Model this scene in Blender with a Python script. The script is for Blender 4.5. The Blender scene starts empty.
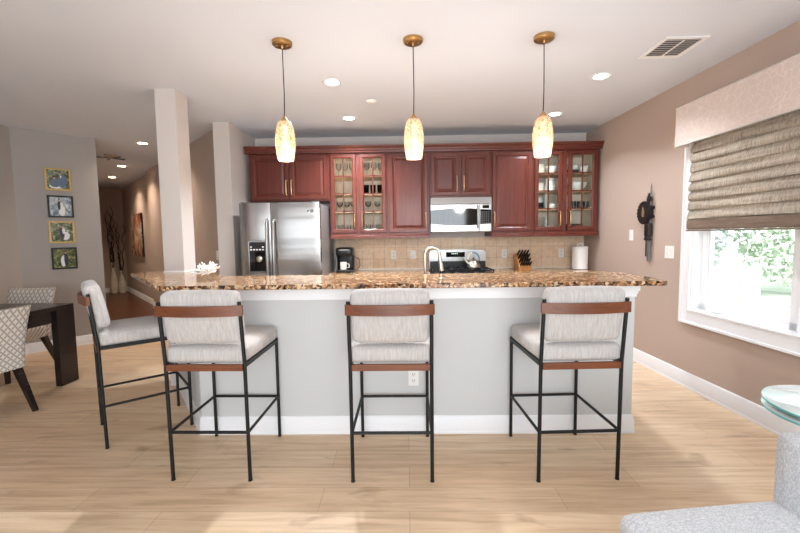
import bpy, math, random
from mathutils import Vector, Matrix
random.seed(7)
C = bpy.context.scene.collection
SC = bpy.context.scene
PI = math.pi

# ---------------------------------------------------------------- camera
YAW, PITCH, ROLL, CAMH = math.radians(1.0), math.atan(30.3 / 400), 0.0128, 1.37
fw = Vector((-math.sin(YAW) * math.cos(PITCH), math.cos(YAW) * math.cos(PITCH), -math.sin(PITCH)))
rt = fw.cross(Vector((0, 0, 1))).normalized()
up = rt.cross(fw)
r2 = rt * math.cos(ROLL) - up * math.sin(ROLL)
u2 = rt * math.sin(ROLL) + up * math.cos(ROLL)
cd = bpy.data.cameras.new('camera')
cd.sensor_width = 36.0
cd.lens = 18.0
cd.clip_start = 0.05
cam = bpy.data.objects.new('camera', cd)
cam.matrix_world = Matrix(((r2.x, u2.x, -fw.x, 0), (r2.y, u2.y, -fw.y, 0), (r2.z, u2.z, -fw.z, CAMH), (0, 0, 0, 1)))
C.objects.link(cam)
SC.camera = cam

# ---------------------------------------------------------------- light, world, exposure
SC.view_settings.view_transform = 'Standard'
SC.view_settings.look = 'None'
SC.view_settings.gamma = 1.0
SC.view_settings.use_curve_mapping = False
SC.view_settings.exposure = 1.15
w = bpy.data.worlds.new('daylight')
SC.world = w
w.use_nodes = True
bg = w.node_tree.nodes['Background']
bg.inputs[0].default_value = (0.90, 0.95, 1.0, 1)
bg.inputs[1].default_value = 1.6


def area(name, loc, target, sx, sy, energy, col=(1, 1, 1), spread=None):
    l = bpy.data.lights.new(name, 'AREA')
    l.shape = 'RECTANGLE'
    l.size, l.size_y = sx, sy
    l.energy = energy
    l.color = col
    if spread: l.spread = spread
    o = bpy.data.objects.new(name, l)
    o.location = loc
    d = Vector(target) - Vector(loc)
    o.rotation_euler = d.to_track_quat('-Z', 'Y').to_euler()
    C.objects.link(o)
    return o


# panels for daylight from unseen rear windows; no openings built, second added as fill
area('rear_window_daylight', (-2.6, -3.12, 1.62), (-2.6, 5, 1.5), 3.2, 0.45, 11, (0.84, 0.93, 1.0))
area('rear_daylight_fill', (0.6, -3.12, 1.35), (0.6, 5, 1.3), 2.6, 2.1, 92, (0.84, 0.93, 1.0))
# upward fill panel added out of view behind the camera to brighten the ceiling
area('added_ceiling_fill', (-1.8, -1.9, 0.55), (-1.8, 1.2, 3.2), 3.6, 1.2, 11, (0.68, 0.87, 1.0))
sl = bpy.data.lights.new('outdoor_sun', 'SUN')
sl.energy = 5.0
sl.angle = 0.2
so_ = bpy.data.objects.new('outdoor_sun', sl)
so_.rotation_euler = Vector((0.6, 0.25, -0.75)).to_track_quat('-Z', 'Y').to_euler()
C.objects.link(so_)

# ---------------------------------------------------------------- materials


def L(r, g, b):
    f = lambda c: (c / 12.92) if c <= 0.04045 else ((c + 0.055) / 1.055) ** 2.4
    return (f(r / 255), f(g / 255), f(b / 255), 1)


def mat(name, col, rough=0.5, metal=0.0, spec=0.5, noise=0.0, nscale=(8, 8, 8), bump=0.0, bscale=None, coat=0.0, sheen=0.0, trans=0.0):
    m = bpy.data.materials.new(name)
    m.use_nodes = True
    nt = m.node_tree
    b = nt.nodes['Principled BSDF']
    b.inputs['Base Color'].default_value = L(*col)
    b.inputs['Roughness'].default_value = rough
    b.inputs['Metallic'].default_value = metal
    b.inputs['Specular IOR Level'].default_value = spec
    b.inputs['Coat Weight'].default_value = coat
    b.inputs['Sheen Weight'].default_value = sheen
    b.inputs['Transmission Weight'].default_value = trans
    if noise or bump:
        tc = nt.nodes.new('ShaderNodeTexCoord')
        mp = nt.nodes.new('ShaderNodeMapping')
        mp.inputs['Scale'].default_value = nscale
        nt.links.new(tc.outputs['Object'], mp.inputs[0])
        n = nt.nodes.new('ShaderNodeTexNoise')
        n.inputs['Scale'].default_value = 1.0
        n.inputs['Detail'].default_value = 4
        nt.links.new(mp.outputs[0], n.inputs['Vector'])
        if noise:
            mx = nt.nodes.new('ShaderNodeMix')
            mx.data_type = 'RGBA'
            d = tuple(max(0, c * (1 - noise)) for c in L(*col)[:3]) + (1,)
            e = tuple(min(1, c * (1 + noise)) for c in L(*col)[:3]) + (1,)
            mr = nt.nodes.new('ShaderNodeMapRange')
            mr.inputs['From Min'].default_value = 0.3
            mr.inputs['From Max'].default_value = 0.7
            nt.links.new(n.outputs[0], mr.inputs[0])
            nt.links.new(mr.outputs[0], mx.inputs['Factor'])
            mx.inputs['A'].default_value = d
            mx.inputs['B'].default_value = e
            nt.links.new(mx.outputs['Result'], b.inputs['Base Color'])
        if bump:
            bp = nt.nodes.new('ShaderNodeBump')
            bp.inputs['Strength'].default_value = bump
            bp.inputs['Distance'].default_value = 0.004
            nt.links.new(n.outputs[0], bp.inputs['Height'])
            nt.links.new(bp.outputs[0], b.inputs['Normal'])
    return m


def emit(name, col, s):
    m = bpy.data.materials.new(name)
    m.use_nodes = True
    b = m.node_tree.nodes['Principled BSDF']
    b.inputs['Base Color'].default_value = L(*col)
    b.inputs['Emission Color'].default_value = L(*col)
    b.inputs['Emission Strength'].default_value = s
    return m


def clear(name, tint=(255, 255, 255), gloss=0.08, rough=0.02):
    """thin clear glass: mostly transparent with a reflective film"""
    m = bpy.data.materials.new(name)
    m.use_nodes = True
    nt = m.node_tree
    nt.nodes.clear()
    out = nt.nodes.new('ShaderNodeOutputMaterial')
    t = nt.nodes.new('ShaderNodeBsdfTransparent')
    t.inputs[0].default_value = L(*tint)
    g = nt.nodes.new('ShaderNodeBsdfGlossy')
    g.inputs['Roughness'].default_value = rough
    fr = nt.nodes.new('ShaderNodeLayerWeight')
    fr.inputs['Blend'].default_value = gloss
    ms = nt.nodes.new('ShaderNodeMixShader')
    nt.links.new(fr.outputs['Fresnel'], ms.inputs[0])
    nt.links.new(t.outputs[0], ms.inputs[1])
    nt.links.new(g.outputs[0], ms.inputs[2])
    nt.links.new(ms.outputs[0], out.inputs[0])
    return m


class NT:
    """small node helper"""

    def __init__(s, name):
        s.m = bpy.data.materials.new(name)
        s.m.use_nodes = True
        s.t = s.m.node_tree
        s.b = s.t.nodes['Principled BSDF']
        s.tc = s.n('TexCoord')

    def n(s, k, **kw):
        nd = s.t.nodes.new('ShaderNode' + k)
        for a, v in kw.items():
            setattr(nd, a, v)
        return nd

    def l(s, a, b): s.t.links.new(a, b)

    def mp(s, scale=(1, 1, 1), loc=(0, 0, 0), rot=(0, 0, 0), src=None):
        m = s.n('Mapping')
        m.inputs['Scale'].default_value = scale
        m.inputs['Location'].default_value = loc
        m.inputs['Rotation'].default_value = rot
        s.l(src or s.tc.outputs['Object'], m.inputs[0])
        return m.outputs[0]

    def noise(s, v, scale=1, detail=4, rough=0.5, dist=0):
        n = s.n('TexNoise')
        n.inputs['Scale'].default_value = scale
        n.inputs['Detail'].default_value = detail
        n.inputs['Roughness'].default_value = rough
        n.inputs['Distortion'].default_value = dist
        s.l(v, n.inputs['Vector'])
        return n.outputs[0]

    def ramp(s, v, stops, interp='LINEAR'):
        r = s.n('ValToRGB')
        cr = r.color_ramp
        cr.interpolation = interp
        while len(cr.elements) < len(stops): cr.elements.new(0.5)
        for e, (p, c) in zip(cr.elements, stops):
            e.position = p
            e.color = L(*c) if len(c) == 3 else c
        s.l(v, r.inputs[0])
        return r.outputs[0]

    def mix(s, f, a, b, mode='MIX'):
        m = s.n('Mix', data_type='RGBA', blend_type=mode)
        for k, x in (('Factor', f), ('A', a), ('B', b)):
            if isinstance(x, (int, float)): m.inputs[k].default_value = x
            elif isinstance(x, tuple): m.inputs[k].default_value = L(*x)
            else: s.l(x, m.inputs[k])
        return m.outputs['Result']

    def math(s, op, a, b=None):
        m = s.n('Math', operation=op)
        for i, x in enumerate((a, b)):
            if x is None: continue
            if isinstance(x, (int, float)): m.inputs[i].default_value = x
            else: s.l(x, m.inputs[i])
        return m.outputs[0]

    def bump(s, h, st=0.3, d=0.003):
        b = s.n('Bump')
        b.inputs['Strength'].default_value = st
        b.inputs['Distance'].default_value = d
        s.l(h, b.inputs['Height'])
        s.l(b.outputs[0], s.b.inputs['Normal'])

    def fin(s, col=None, rough=0.5, metal=0, spec=0.5):
        if col is not None: s.l(col, s.b.inputs['Base Color'])
        s.b.inputs['Roughness'].default_value = rough
        s.b.inputs['Metallic'].default_value = metal
        s.b.inputs['Specular IOR Level'].default_value = spec
        return s.m


def m_floor():
    s = NT('oak_plank_floor')
    v = s.mp()
    br = s.n('TexBrick')
    br.offset = 0.37
    br.inputs['Scale'].default_value = 1.0
    br.inputs['Brick Width'].default_value = 1.25
    br.inputs['Row Height'].default_value = 0.19
    br.inputs['Mortar Size'].default_value = 0.0012
    br.inputs['Mortar Smooth'].default_value = 0.3
    br.inputs['Color1'].default_value = L(230, 200, 166)
    br.inputs['Color2'].default_value = L(238, 213, 182)
    br.inputs['Mortar'].default_value = L(178, 148, 120)
    s.l(v, br.inputs['Vector'])
    g = s.noise(s.mp((1.1, 17, 1)), 1.6, 6, 0.62, 0.6)
    gr = s.ramp(g, [(0.28, (204, 186, 170)), (0.5, (238, 231, 225)), (0.72, (255, 255, 255))])
    g2 = s.noise(s.mp((2.0, 5.0, 1), loc=(3, 1, 0)), 1.3, 3, 0.5, 0.3)
    kn = s.ramp(g2, [(0.26, (150, 118, 92)), (0.37, (255, 255, 255))])
    c = s.mix(0.8, br.outputs['Color'], gr, 'MULTIPLY')
    c = s.mix(0.45, c, kn, 'MULTIPLY')
    s.bump(br.outputs['Fac'], -0.15, 0.001)
    return s.fin(c, 0.42, 0, 0.35)


def m_granite():
    s = NT('brown_granite')
    base = s.mp()
    wob = s.n('TexNoise')
    wob.inputs['Scale'].default_value = 40
    s.l(base, wob.inputs['Vector'])
    ad = s.n('VectorMath', operation='MULTIPLY_ADD')
    s.l(wob.outputs['Color'], ad.inputs[0])
    ad.inputs[1].default_value = (0.03, 0.03, 0.03)
    s.l(base, ad.inputs[2])
    vo = s.n('TexVoronoi')
    vo.inputs['Scale'].default_value = 62
    s.l(ad.outputs[0], vo.inputs['Vector'])
    sep = s.n('SeparateColor')
    s.l(vo.outputs['Color'], sep.inputs[0])
    c = s.ramp(sep.outputs[0], [(0.0, (30, 24, 20)), (0.16, (92, 66, 46)), (0.32, (162, 114, 76)), (0.55, (194, 148, 104)), (0.76, (222, 192, 156)), (0.92, (70, 58, 50))], 'CONSTANT')
    n = s.noise(base, 14, 5, 0.6)
    c2 = s.mix(s.ramp(n, [(0.42, (0, 0, 0)), (0.62, (255, 255, 255))]), c, (180, 142, 104))
    c3 = s.mix(0.25, c, c2)
    return s.fin(c3, 0.1, 0, 0.3)


def m_tile():
    s = NT('travertine_tile')
    v = s.mp((1, 1, 1), rot=(PI / 2, 0, 0))
    br = s.n('TexBrick')
    br.offset = 0.0
    br.inputs['Scale'].default_value = 1
    br.inputs['Brick Width'].default_value = 0.152
    br.inputs['Row Height'].default_value = 0.152
    br.inputs['Mortar Size'].default_value = 0.0022
    br.inputs['Color1'].default_value = L(238, 210, 178)
    br.inputs['Color2'].default_value = L(244, 222, 194)
    br.inputs['Mortar'].default_value = L(196, 168, 140)
    s.l(v, br.inputs['Vector'])
    n = s.noise(s.mp(), 22, 5, 0.6)
    c = s.mix(0.5, br.outputs['Color'], s.ramp(n, [(0.3, (215, 196, 176)), (0.7, (255, 255, 255))]), 'MULTIPLY')
    s.bump(br.outputs['Fac'], -0.3, 0.002)
    return s.fin(c, 0.4, 0, 0.4)


def m_cherry():
    s = NT('cherry_cabinet_wood')
    g = s.noise(s.mp((34, 34, 2.2)), 1.0, 5, 0.6, 0.7)
    c = s.ramp(g, [(0.25, (80, 31, 20)), (0.55, (95, 38, 25)), (0.8, (107, 47, 32))])
    s.b.inputs['Coat Weight'].default_value = 0.2
    s.b.inputs['Coat Roughness'].default_value = 0.22
    return s.fin(c, 0.4, 0, 0.4)


def m_wood(name, c0, c1, scale=(30, 3, 30), rough=0.4):
    s = NT(name)
    g = s.noise(s.mp(scale), 1.0, 5, 0.6, 0.8)
    return s.fin(s.ramp(g, [(0.3, c0), (0.7, c1)]), rough)


def m_stripe_fabric():
    s = NT('cream_slub_fabric')
    g = s.noise(s.mp((150, 60, 9)), 1.0, 3, 0.6)
    c = s.ramp(g, [(0.3, (178, 172, 168)), (0.7, (204, 198, 194))])
    f = s.noise(s.mp((400, 400, 400)), 1.0, 2)
    s.bump(f, 0.25, 0.002)
    s.b.inputs['Sheen Weight'].default_value = 0.15
    return s.fin(c, 0.9, 0, 0.1)


def m_sofa():
    s = NT('grey_tweed_fabric')
    g = s.noise(s.mp((190, 190, 190)), 1.0, 2, 0.7)
    g2 = s.noise(s.mp((60, 300, 60)), 1.0, 2, 0.7)
    c = s.mix(0.5, s.ramp(g, [(0.3, (150, 152, 157)), (0.7, (240, 241, 243))]), s.ramp(g2, [(0.3, (176, 178, 182)), (0.7, (234, 235, 237))]))
    s.bump(g, 0.4, 0.003)
    return s.fin(c, 0.95, 0, 0.1)


def m_steel(name='brushed_stainless', rough=0.2, col=(186, 183, 180), wav=0.07):
    s = NT(name)
    s.b.inputs['Base Color'].default_value = L(*col)
    g = s.noise(s.mp((0.9, 0.9, 9)), 1.0, 1, 0.4)
    s.bump(g, wav, 0.03)
    return s.fin(None, rough, 1.0)


def m_ring_fabric():
    s = NT('grey_trellis_fabric')
    sep = s.n('SeparateXYZ')
    # ring trellis mapped on the wide faces (local x / z plus a share of y for the seat)
    s.l(s.tc.outputs['Object'], sep.inputs[0])
    hor = sep.outputs[0]
    ver = s.math('ADD', sep.outputs[2], sep.outputs[1])
    out = None
    for off in (0.0, 0.5):
        a = s.math('SUBTRACT', s.math('FRACT', s.math('ADD', s.math('MULTIPLY', hor, 21), 10 + off)), 0.5)
        b = s.math('SUBTRACT', s.math('FRACT', s.math('ADD', s.math('MULTIPLY', ver, 21), 10 + off)), 0.5)
        d = s.math('SQRT', s.math('ADD', s.math('MULTIPLY', a, a), s.math('MULTIPLY', b, b)))
        r = s.math('LESS_THAN', s.math('ABSOLUTE', s.math('SUBTRACT', d, 0.42)), 0.055)
        out = r if out is None else s.math('MAXIMUM', out, r)
    c = s.mix(out, (222, 215, 205), (166, 155, 145))
    return s.fin(c, 0.9, 0, 0.1)


def m_valance():
    s = NT('blush_crackle_fabric')
    v = s.mp((1, 1, 1))
    wob = s.n('TexNoise')
    wob.inputs['Scale'].default_value = 5
    s.l(v, wob.inputs['Vector'])
    ad = s.n('VectorMath', operation='MULTIPLY_ADD')
    s.l(wob.outputs['Color'], ad.inputs[0])
    ad.inputs[1].default_value = (0.08, 0.08, 0.08)
    s.l(v, ad.inputs[2])
    o = None
    for sc in (17, 36):
        vo = s.n('TexVoronoi', feature='DISTANCE_TO_EDGE')
        vo.inputs['Scale'].default_value = sc
        s.l(ad.outputs[0], vo.inputs['Vector'])
        r = s.math('LESS_THAN', vo.outputs['Distance'], 0.035)
        o = r if o is None else s.math('MAXIMUM', o, s.math('MULTIPLY', r, 0.5))
    c = s.mix(o, (212, 196, 187), (222, 208, 200))
    return s.fin(c, 0.85, 0, 0.1)


def m_shade():
    s = NT('woven_grass_shade')
    h = s.noise(s.mp((2, 1.2, 26)), 1.0, 4, 0.7, 0.3)
    v = s.noise(s.mp((60, 130, 8)), 1.0, 3, 0.7, 0.4)
    c = s.mix(0.5, s.ramp(h, [(0.3, (132, 121, 109)), (0.5, (196, 179, 163)), (0.7, (234, 221, 207))]),
              s.ramp(v, [(0.35, (112, 102, 92)), (0.5, (196, 186, 172)), (0.7, (238, 232, 222))]))
    out = s.t.nodes['Material Output']
    tr = s.n('BsdfTranslucent')
    s.l(c, tr.inputs[0])
    ms = s.n('MixShader')
    ms.inputs[0].default_value = 0.38
    s.fin(c, 0.85, 0, 0.1)
    s.l(s.b.outputs[0], ms.inputs[1])
    s.l(tr.outputs[0], ms.inputs[2])
    s.l(ms.outputs[0], out.inputs[0])
    return s.m


def m_shade_glass():
    """lit crackle-glass pendant shade"""
    s = NT('lit_crackle_glass')
    vo = s.n('TexVoronoi', feature='DISTANCE_TO_EDGE')
    vo.inputs['Scale'].default_value = 85
    s.l(s.mp((1, 1, 0.6)), vo.inputs['Vector'])
    n = s.noise(s.mp((40, 40, 22)), 1.0, 3, 0.6)
    c = s.ramp(vo.outputs['Distance'], [(0.0, (140, 98, 56)), (0.13, (255, 243, 224)), (0.4, (255, 250, 242))])
    c = s.mix(0.5, c, s.ramp(n, [(0.35, (238, 220, 194)), (0.6, (255, 252, 247))]), 'MULTIPLY')
    s.l(c, s.b.inputs['Emission Color'])
    s.b.inputs['Emission Strength'].default_value = 0.12
    s.fin(c, 0.2)
    out = s.t.nodes['Material Output']
    tp = s.n('BsdfTransparent')
    s.l(c, tp.inputs[0])
    tl = s.n('BsdfTranslucent')
    s.l(c, tl.inputs[0])
    a = s.n('MixShader')
    a.inputs[0].default_value = 0.5
    s.l(s.b.outputs[0], a.inputs[1])
    s.l(tl.outputs[0], a.inputs[2])
    q = s.n('MixShader')
    q.inputs[0].default_value = 0.42
    s.l(a.outputs[0], q.inputs[1])
    s.l(tp.outputs[0], q.inputs[2])
    s.l(q.outputs[0], out.inputs[0])
    return s.m


def m_picture(name, stops, scale):
    s = NT(name)
    n = s.noise(s.mp((scale, scale, scale)), 1.0, 3, 0.6, 0.8)
    return s.fin(s.ramp(n, stops), 0.25)


def m_leaf(name, a, b):
    s = NT(name)
    n = s.noise(s.mp((3, 3, 3)), 1.0, 3)
    return s.fin(s.ramp(n, [(0.3, a), (0.7, b)]), 0.7)


M = dict(
    floor=m_floor(), granite=m_granite(), tile=m_tile(), cherry=m_cherry(), slub=m_stripe_fabric(), sofa=m_sofa(),
    steel=m_steel(), steel2=m_steel('satin_stainless', 0.3, (176, 174, 172), 0.08), ring=m_ring_fabric(), valance=m_valance(), shade=m_shade(),
    lit=m_shade_glass(),
    wall=mat('greige_wall_paint', (188, 168, 155), 0.85, spec=0.2, bump=0.05, nscale=(90, 90, 90)),
    wallc=mat('cool_grey_wall_paint', (172, 166, 161), 0.85, spec=0.2, bump=0.05, nscale=(90, 90, 90)),
    pale=mat('pale_grey_paint', (206, 197, 191), 0.8, spec=0.2, bump=0.05, nscale=(90, 90, 90)),
    island=mat('light_grey_paint', (206, 206, 205), 0.8, spec=0.2, bump=0.05, nscale=(90, 90, 90)),
    ceil=mat('white_ceiling_paint', (222, 226, 234), 0.9, spec=0.15, bump=0.04, nscale=(120, 120, 120)),
    white=mat('white_trim_paint', (240, 239, 240), 0.4),
    plastic=mat('white_plastic', (238, 236, 232), 0.4),
    black=mat('black_steel', (24, 24, 25), 0.45, metal=0.3),
    blackg=mat('black_glass', (10, 11, 12), 0.06),
    blackp=mat('black_plastic', (20, 20, 21), 0.3),
    darkslot=mat('dark_slot', (30, 30, 30), 0.8),
    brass=mat('brushed_brass', (205, 165, 110), 0.3, metal=0.9),
    pull=mat('pale_brass_pull', (226, 196, 150), 0.28, metal=0.9),
    bronze=mat('aged_brass', (186, 148, 98), 0.3, metal=0.95),
    nickel=mat('brushed_nickel', (205, 196, 184), 0.28, metal=1.0),
    walnut=m_wood('walnut_rail', (92, 48, 24), (128, 70, 38), (3, 40, 40)),
    maple=m_wood('maple_shelf', (214, 178, 140), (232, 202, 168), (3, 40, 40), 0.5),
    inside=mat('cabinet_interior', (250, 232, 216), 0.6),
    espresso=m_wood('espresso_wood', (26, 19, 17), (46, 34, 29), (5, 40, 5), 0.22),
    blockwood=m_wood('oak_knife_block', (176, 112, 60), (206, 146, 88), (40, 5, 5)),
    ceramic=mat('white_ceramic', (240, 238, 234), 0.15),
    cream=mat('cream_ceramic', (226, 214, 196), 0.35, noise=0.12, nscale=(12, 12, 12)),
    charcoal=mat('charcoal_glaze', (52, 54, 58), 0.25),
    smoke=clear('smoked_glass', (150, 158, 172), 0.12),
    clear=clear('clear_glass', (250, 252, 252), 0.2),
    pane=clear('window_glass', (248, 252, 251), 0.06),
    aqua=mat('aqua_glass_edge', (120, 205, 200), 0.08),
    tglass=mat('mirror_bright_glass', (222, 234, 234), 0.03, spec=1.0, coat=1.0),
    coral=mat('white_coral', (246, 243, 238), 0.7, bump=0.4, nscale=(90, 90, 90)),
    gold=mat('gold_leaf_frame', (206, 172, 104), 0.35, metal=0.6, noise=0.2, nscale=(60, 60, 60)),
    twig=mat('dark_twig', (46, 30, 24), 0.7),
    darkwood=mat('carved_dark_wood', (30, 23, 21), 0.5, noise=0.3, nscale=(40, 40, 40)),
    rawhide=mat('tan_hide', (120, 92, 66), 0.6, noise=0.3, nscale=(20, 20, 20)),
    greyiron=mat('grey_weathered_iron', (112, 114, 114), 0.5, metal=0.5),
    can=emit('downlight_glow', (255, 246, 230), 14),
    warmcan=emit('warm_downlight_glow', (255, 226, 180), 14),
    led=emit('clock_digits', (180, 220, 200), 0.6),
    teal=mat('blue_enamel', (84, 138, 160), 0.2), bone=mat('cream_enamel', (232, 218, 192), 0.25),
    deck=mat('pale_deck', (214, 212, 208), 0.8, noise=0.06, nscale=(1, 14, 1)),
    bark=mat('tree_bark', (96, 84, 72), 0.9), leaf=m_leaf('tree_leaves', (160, 174, 152), (200, 210, 190)),
    leaf2=m_leaf('evergreen_leaves', (160, 168, 164), (194, 200, 196)),
    siding=mat('grey_siding', (150, 156, 160), 0.8, noise=0.1, nscale=(1, 1, 30)),
)

# ---------------------------------------------------------------- mesh building


class MB:
    def __init__(s):
        s.v, s.f, s.m, s.mi = [], [], [], 0

    def add(s, vs, fs, T=None):
        o = len(s.v)
        s.v += [tuple(T @ Vector(v)) if T else tuple(v) for v in vs]
        s.f += [tuple(i + o for i in f) for f in fs]
        s.m += [s.mi] * len(fs)
        return s

    def box(s, x0, y0, z0, x1, y1, z1, T=None):
        vs = [(x, y, z) for z in (z0, z1) for y in (y0, y1) for x in (x0, x1)]
        return s.add(vs, [(0, 2, 3, 1), (4, 5, 7, 6), (0, 1, 5, 4), (2, 6, 7, 3), (0, 4, 6, 2), (1, 3, 7, 5)], T)

    def prism(s, poly, z0, z1, T=None):
        """poly counter-clockwise in x,y"""
        n = len(poly)
        vs = [(x, y, z0) for x, y in poly] + [(x, y, z1) for x, y in poly]
        fs = [tuple(range(n - 1, -1, -1)), tuple(range(n, 2 * n))] + [(i, (i + 1) % n, n + (i + 1) % n, n + i) for i in range(n)]
        return s.add(vs, fs, T)

    def prism_xz(s, poly, y0, y1):
        """poly in x,z, extruded along y"""
        return s.prism(poly, 0, 1, Matrix(((1, 0, 0, 0), (0, 0, y0 - y1, y1), (0, 1, 0, 0), (0, 0, 0, 1))))

    def prism_yz(s, poly, x0, x1):
        """poly in y,z, extruded along x"""
        return s.prism(poly, 0, 1, Matrix(((0, 0, x1 - x0, x0), (1, 0, 0, 0), (0, 1, 0, 0), (0, 0, 0, 1))))

    def tube(s, pts, r, n=8, caps=True, closed=False):
        P = [Vector(p) for p in pts]
        k = len(P)
        rs = r if isinstance(r, (list, tuple)) else [r] * k
        tang = []
        for i in range(k):
            if closed: t = P[(i + 1) % k] - P[i - 1]
            else: t = P[min(i + 1, k - 1)] - P[max(i - 1, 0)]
            tang.append(t.normalized())
        a = Vector((0, 0, 1)) if abs(tang[0].z) < 0.9 else Vector((1, 0, 0))
        nn = (a - tang[0] * a.dot(tang[0])).normalized()
        vs, fs = [], []
        ph = PI / n if n == 4 else 0
        for i in range(k):
            nn = (nn - tang[i] * nn.dot(tang[i])).normalized()
            b = tang[i].cross(nn)
            for j in range(n):
                an = 2 * PI * j / n + ph
                vs.append(P[i] + (nn * math.cos(an) + b * math.sin(an)) * rs[i])
        for i in range(k if closed else k - 1):
            for j in range(n):
                i2 = (i + 1) % k
                fs.append((i * n + j, i * n + (j + 1) % n, i2 * n + (j + 1) % n, i2 * n + j))
        if caps and not closed:
            fs += [tuple(range(n - 1, -1, -1)), tuple(range((k - 1) * n, k * n))]
        return s.add(vs, fs)

    def cyl(s, p0, p1, r0, r1=None, n=20):
        return s.tube([p0, p1], [r0, r0 if r1 is None else r1], n)

    def lathe(s, prof, c=(0, 0, 0), n=28, T=None, sx=1, sy=1):
        """prof: (r,z) from bottom outwards and up"""
        vs, fs = [], []
        k = len(prof)
        for r, z in prof:
            for j in range(n):
                a = 2 * PI * j / n
                vs.append((c[0] + r * sx * math.cos(a), c[1] + r * sy * math.sin(a), c[2] + z))
        for i in range(k - 1):
            for j in range(n):
                fs.append((i * n + j, i * n + (j + 1) % n, (i + 1) * n + (j + 1) % n, (i + 1) * n + j))
        if prof[0][0] > 1e-5: fs.append(tuple(range(n - 1, -1, -1)))
        if prof[-1][0] > 1e-5: fs.append(tuple(range((k - 1) * n, k * n)))
        return s.add(vs, fs, T)

    def cushion(s, x0, y0, z0, x1, y1, z1, r=0.03, puff=0.012, n=8, T=None):
        c = Vector(((x0 + x1) / 2, (y0 + y1) / 2, (z0 + z1) / 2))
        h = Vector(((x1 - x0) / 2, (y1 - y0) / 2, (z1 - z0) / 2))
        g = [-1 + 2 * i / n for i in range(n + 1)]
        # denser towards the edges
        g = [math.copysign(1 - (1 - abs(t)) ** 1.6, t) for t in g]
        vs, fs, idx = [], [], {}

        def vert(p):
            key = tuple(round(q, 5) for q in p)
            if key in idx: return idx[key]
            q = Vector((p[0] * h.x, p[1] * h.y, p[2] * h.z))
            inn = Vector([max(-(h[i] - r), min(h[i] - r, q[i])) for i in range(3)])
            d = q - inn
            if d.length > 1e-9: q = inn + d.normalized() * r
            pf = [(1 - p[(i + 1) % 3] ** 2) * (1 - p[(i + 2) % 3] ** 2) for i in range(3)]
            for i in range(3):
                if abs(p[i]) > 0.999: q[i] += math.copysign(puff * pf[i], p[i])
            idx[key] = len(vs)
            vs.append(c + q)
            return idx[key]
        for ax in range(3):
            for sg in (-1, 1):
                for i in range(n):
                    for j in range(n):
                        quad = []
                        for a, b in ((i, j), (i + 1, j), (i + 1, j + 1), (i, j + 1)):
                            p = [0, 0, 0]
                            p[ax] = sg
                            p[(ax + 1) % 3] = g[a]
                            p[(ax + 2) % 3] = g[b]
                            quad.append(vert(p))
                        fs.append(tuple(quad if sg > 0 else quad[::-1]))
        return s.add(vs, fs, T)

    def build(s, name, mats, parent=None, smooth=False, bevel=0, loc=None, rz=0):
        me = bpy.data.meshes.new(name)
        me.from_pydata(s.v, [], s.f)
        if not isinstance(mats, (list, tuple)): mats = [mats]
        for m in mats: me.materials.append(m)
        me.polygons.foreach_set('material_index', s.m)
        if smooth:
            me.polygons.foreach_set('use_smooth', [True] * len(me.polygons))
            me.set_sharp_from_angle(angle=math.radians(smooth if smooth is not True else 42))
        me.update()
        o = bpy.data.objects.new(name, me)
        C.objects.link(o)
        if parent: o.parent = parent
        if loc is not None: o.location = loc
        o.rotation_euler[2] = rz
        if bevel:
            b = o.modifiers.new('bevel', 'BEVEL')
            b.width = bevel
            b.segments = 2
            b.limit_method = 'ANGLE'
        return o


def tag(o, label, cat, group=None):
    o['label'] = label
    o['category'] = cat
    if group: o['group'] = group
    return o


def thing(name, label, cat, loc, rz=0, group=None):
    o = bpy.data.objects.new(name, None)
    o.empty_display_size = 0.1
    C.objects.link(o)
    o.location = loc
    o.rotation_euler[2] = rz
    return tag(o, label, cat, group)


def struct(o):
    o['kind'] = 'structure'
    return o


def copy_tree(o, loc=None, rz=None, label=None, group=None, parent=None):
    c = o.copy()
    C.objects.link(c)
    c.parent = parent
    for ch in list(o.children):
        copy_tree(ch, parent=c)
    if loc is not None: c.location = loc
    if rz is not None: c.rotation_euler[2] = rz
    if label: c['label'] = label
    if group: c['group'] = group
    return c


# ================================================================ STRUCTURE
CEIL = 2.70
BACK = 5.45
SK = math.atan(0.0393)          # the window wall runs slightly askew


def RW(y, off=0.0, z=0.0): return (2.606 - 0.0393 * y - off, y, z)


A = Vector((-0.685, 0.7285))    # direction of the angled hallway
N = Vector((0.7285, 0.685))     # across it
S0 = Vector((-2.22, 4.92))      # where the hallway wall leaves the wall stub
LW0, LW1 = Vector((-4.63, 4.706)), Vector((-4.075, 5.295))

struct(MB().box(-11, -3.4, -0.12, 3.1, 13, 0).build('floor', M['floor']))
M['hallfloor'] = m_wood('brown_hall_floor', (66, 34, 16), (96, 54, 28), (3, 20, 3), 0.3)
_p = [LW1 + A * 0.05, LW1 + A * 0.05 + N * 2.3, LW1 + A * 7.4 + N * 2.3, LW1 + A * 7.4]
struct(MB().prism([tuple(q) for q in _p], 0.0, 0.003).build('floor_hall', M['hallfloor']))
struct(MB().box(-11, -3.4, CEIL, 3.1, 13, CEIL + 0.12).build('ceiling', M['ceil']))
struct(MB().box(-2.2, BACK, 0, 2.45, BACK + 0.12, CEIL).build('wall_back', M['pale']))


def wall_between(name, P, Q, t, m, z0=0, z1=CEIL):
    """wall whose visible face runs P->Q with the body t thick on its left"""
    P, Q = Vector(P), Vector(Q)
    d = (Q - P).normalized()
    n = Vector((-d.y, d.x)) * t
    poly = [P, Q, Q + n, P + n]
    if t < 0: poly = poly[::-1]
    return MB().prism([tuple(p) for p in poly], z0, z1).build(name, m)


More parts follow.
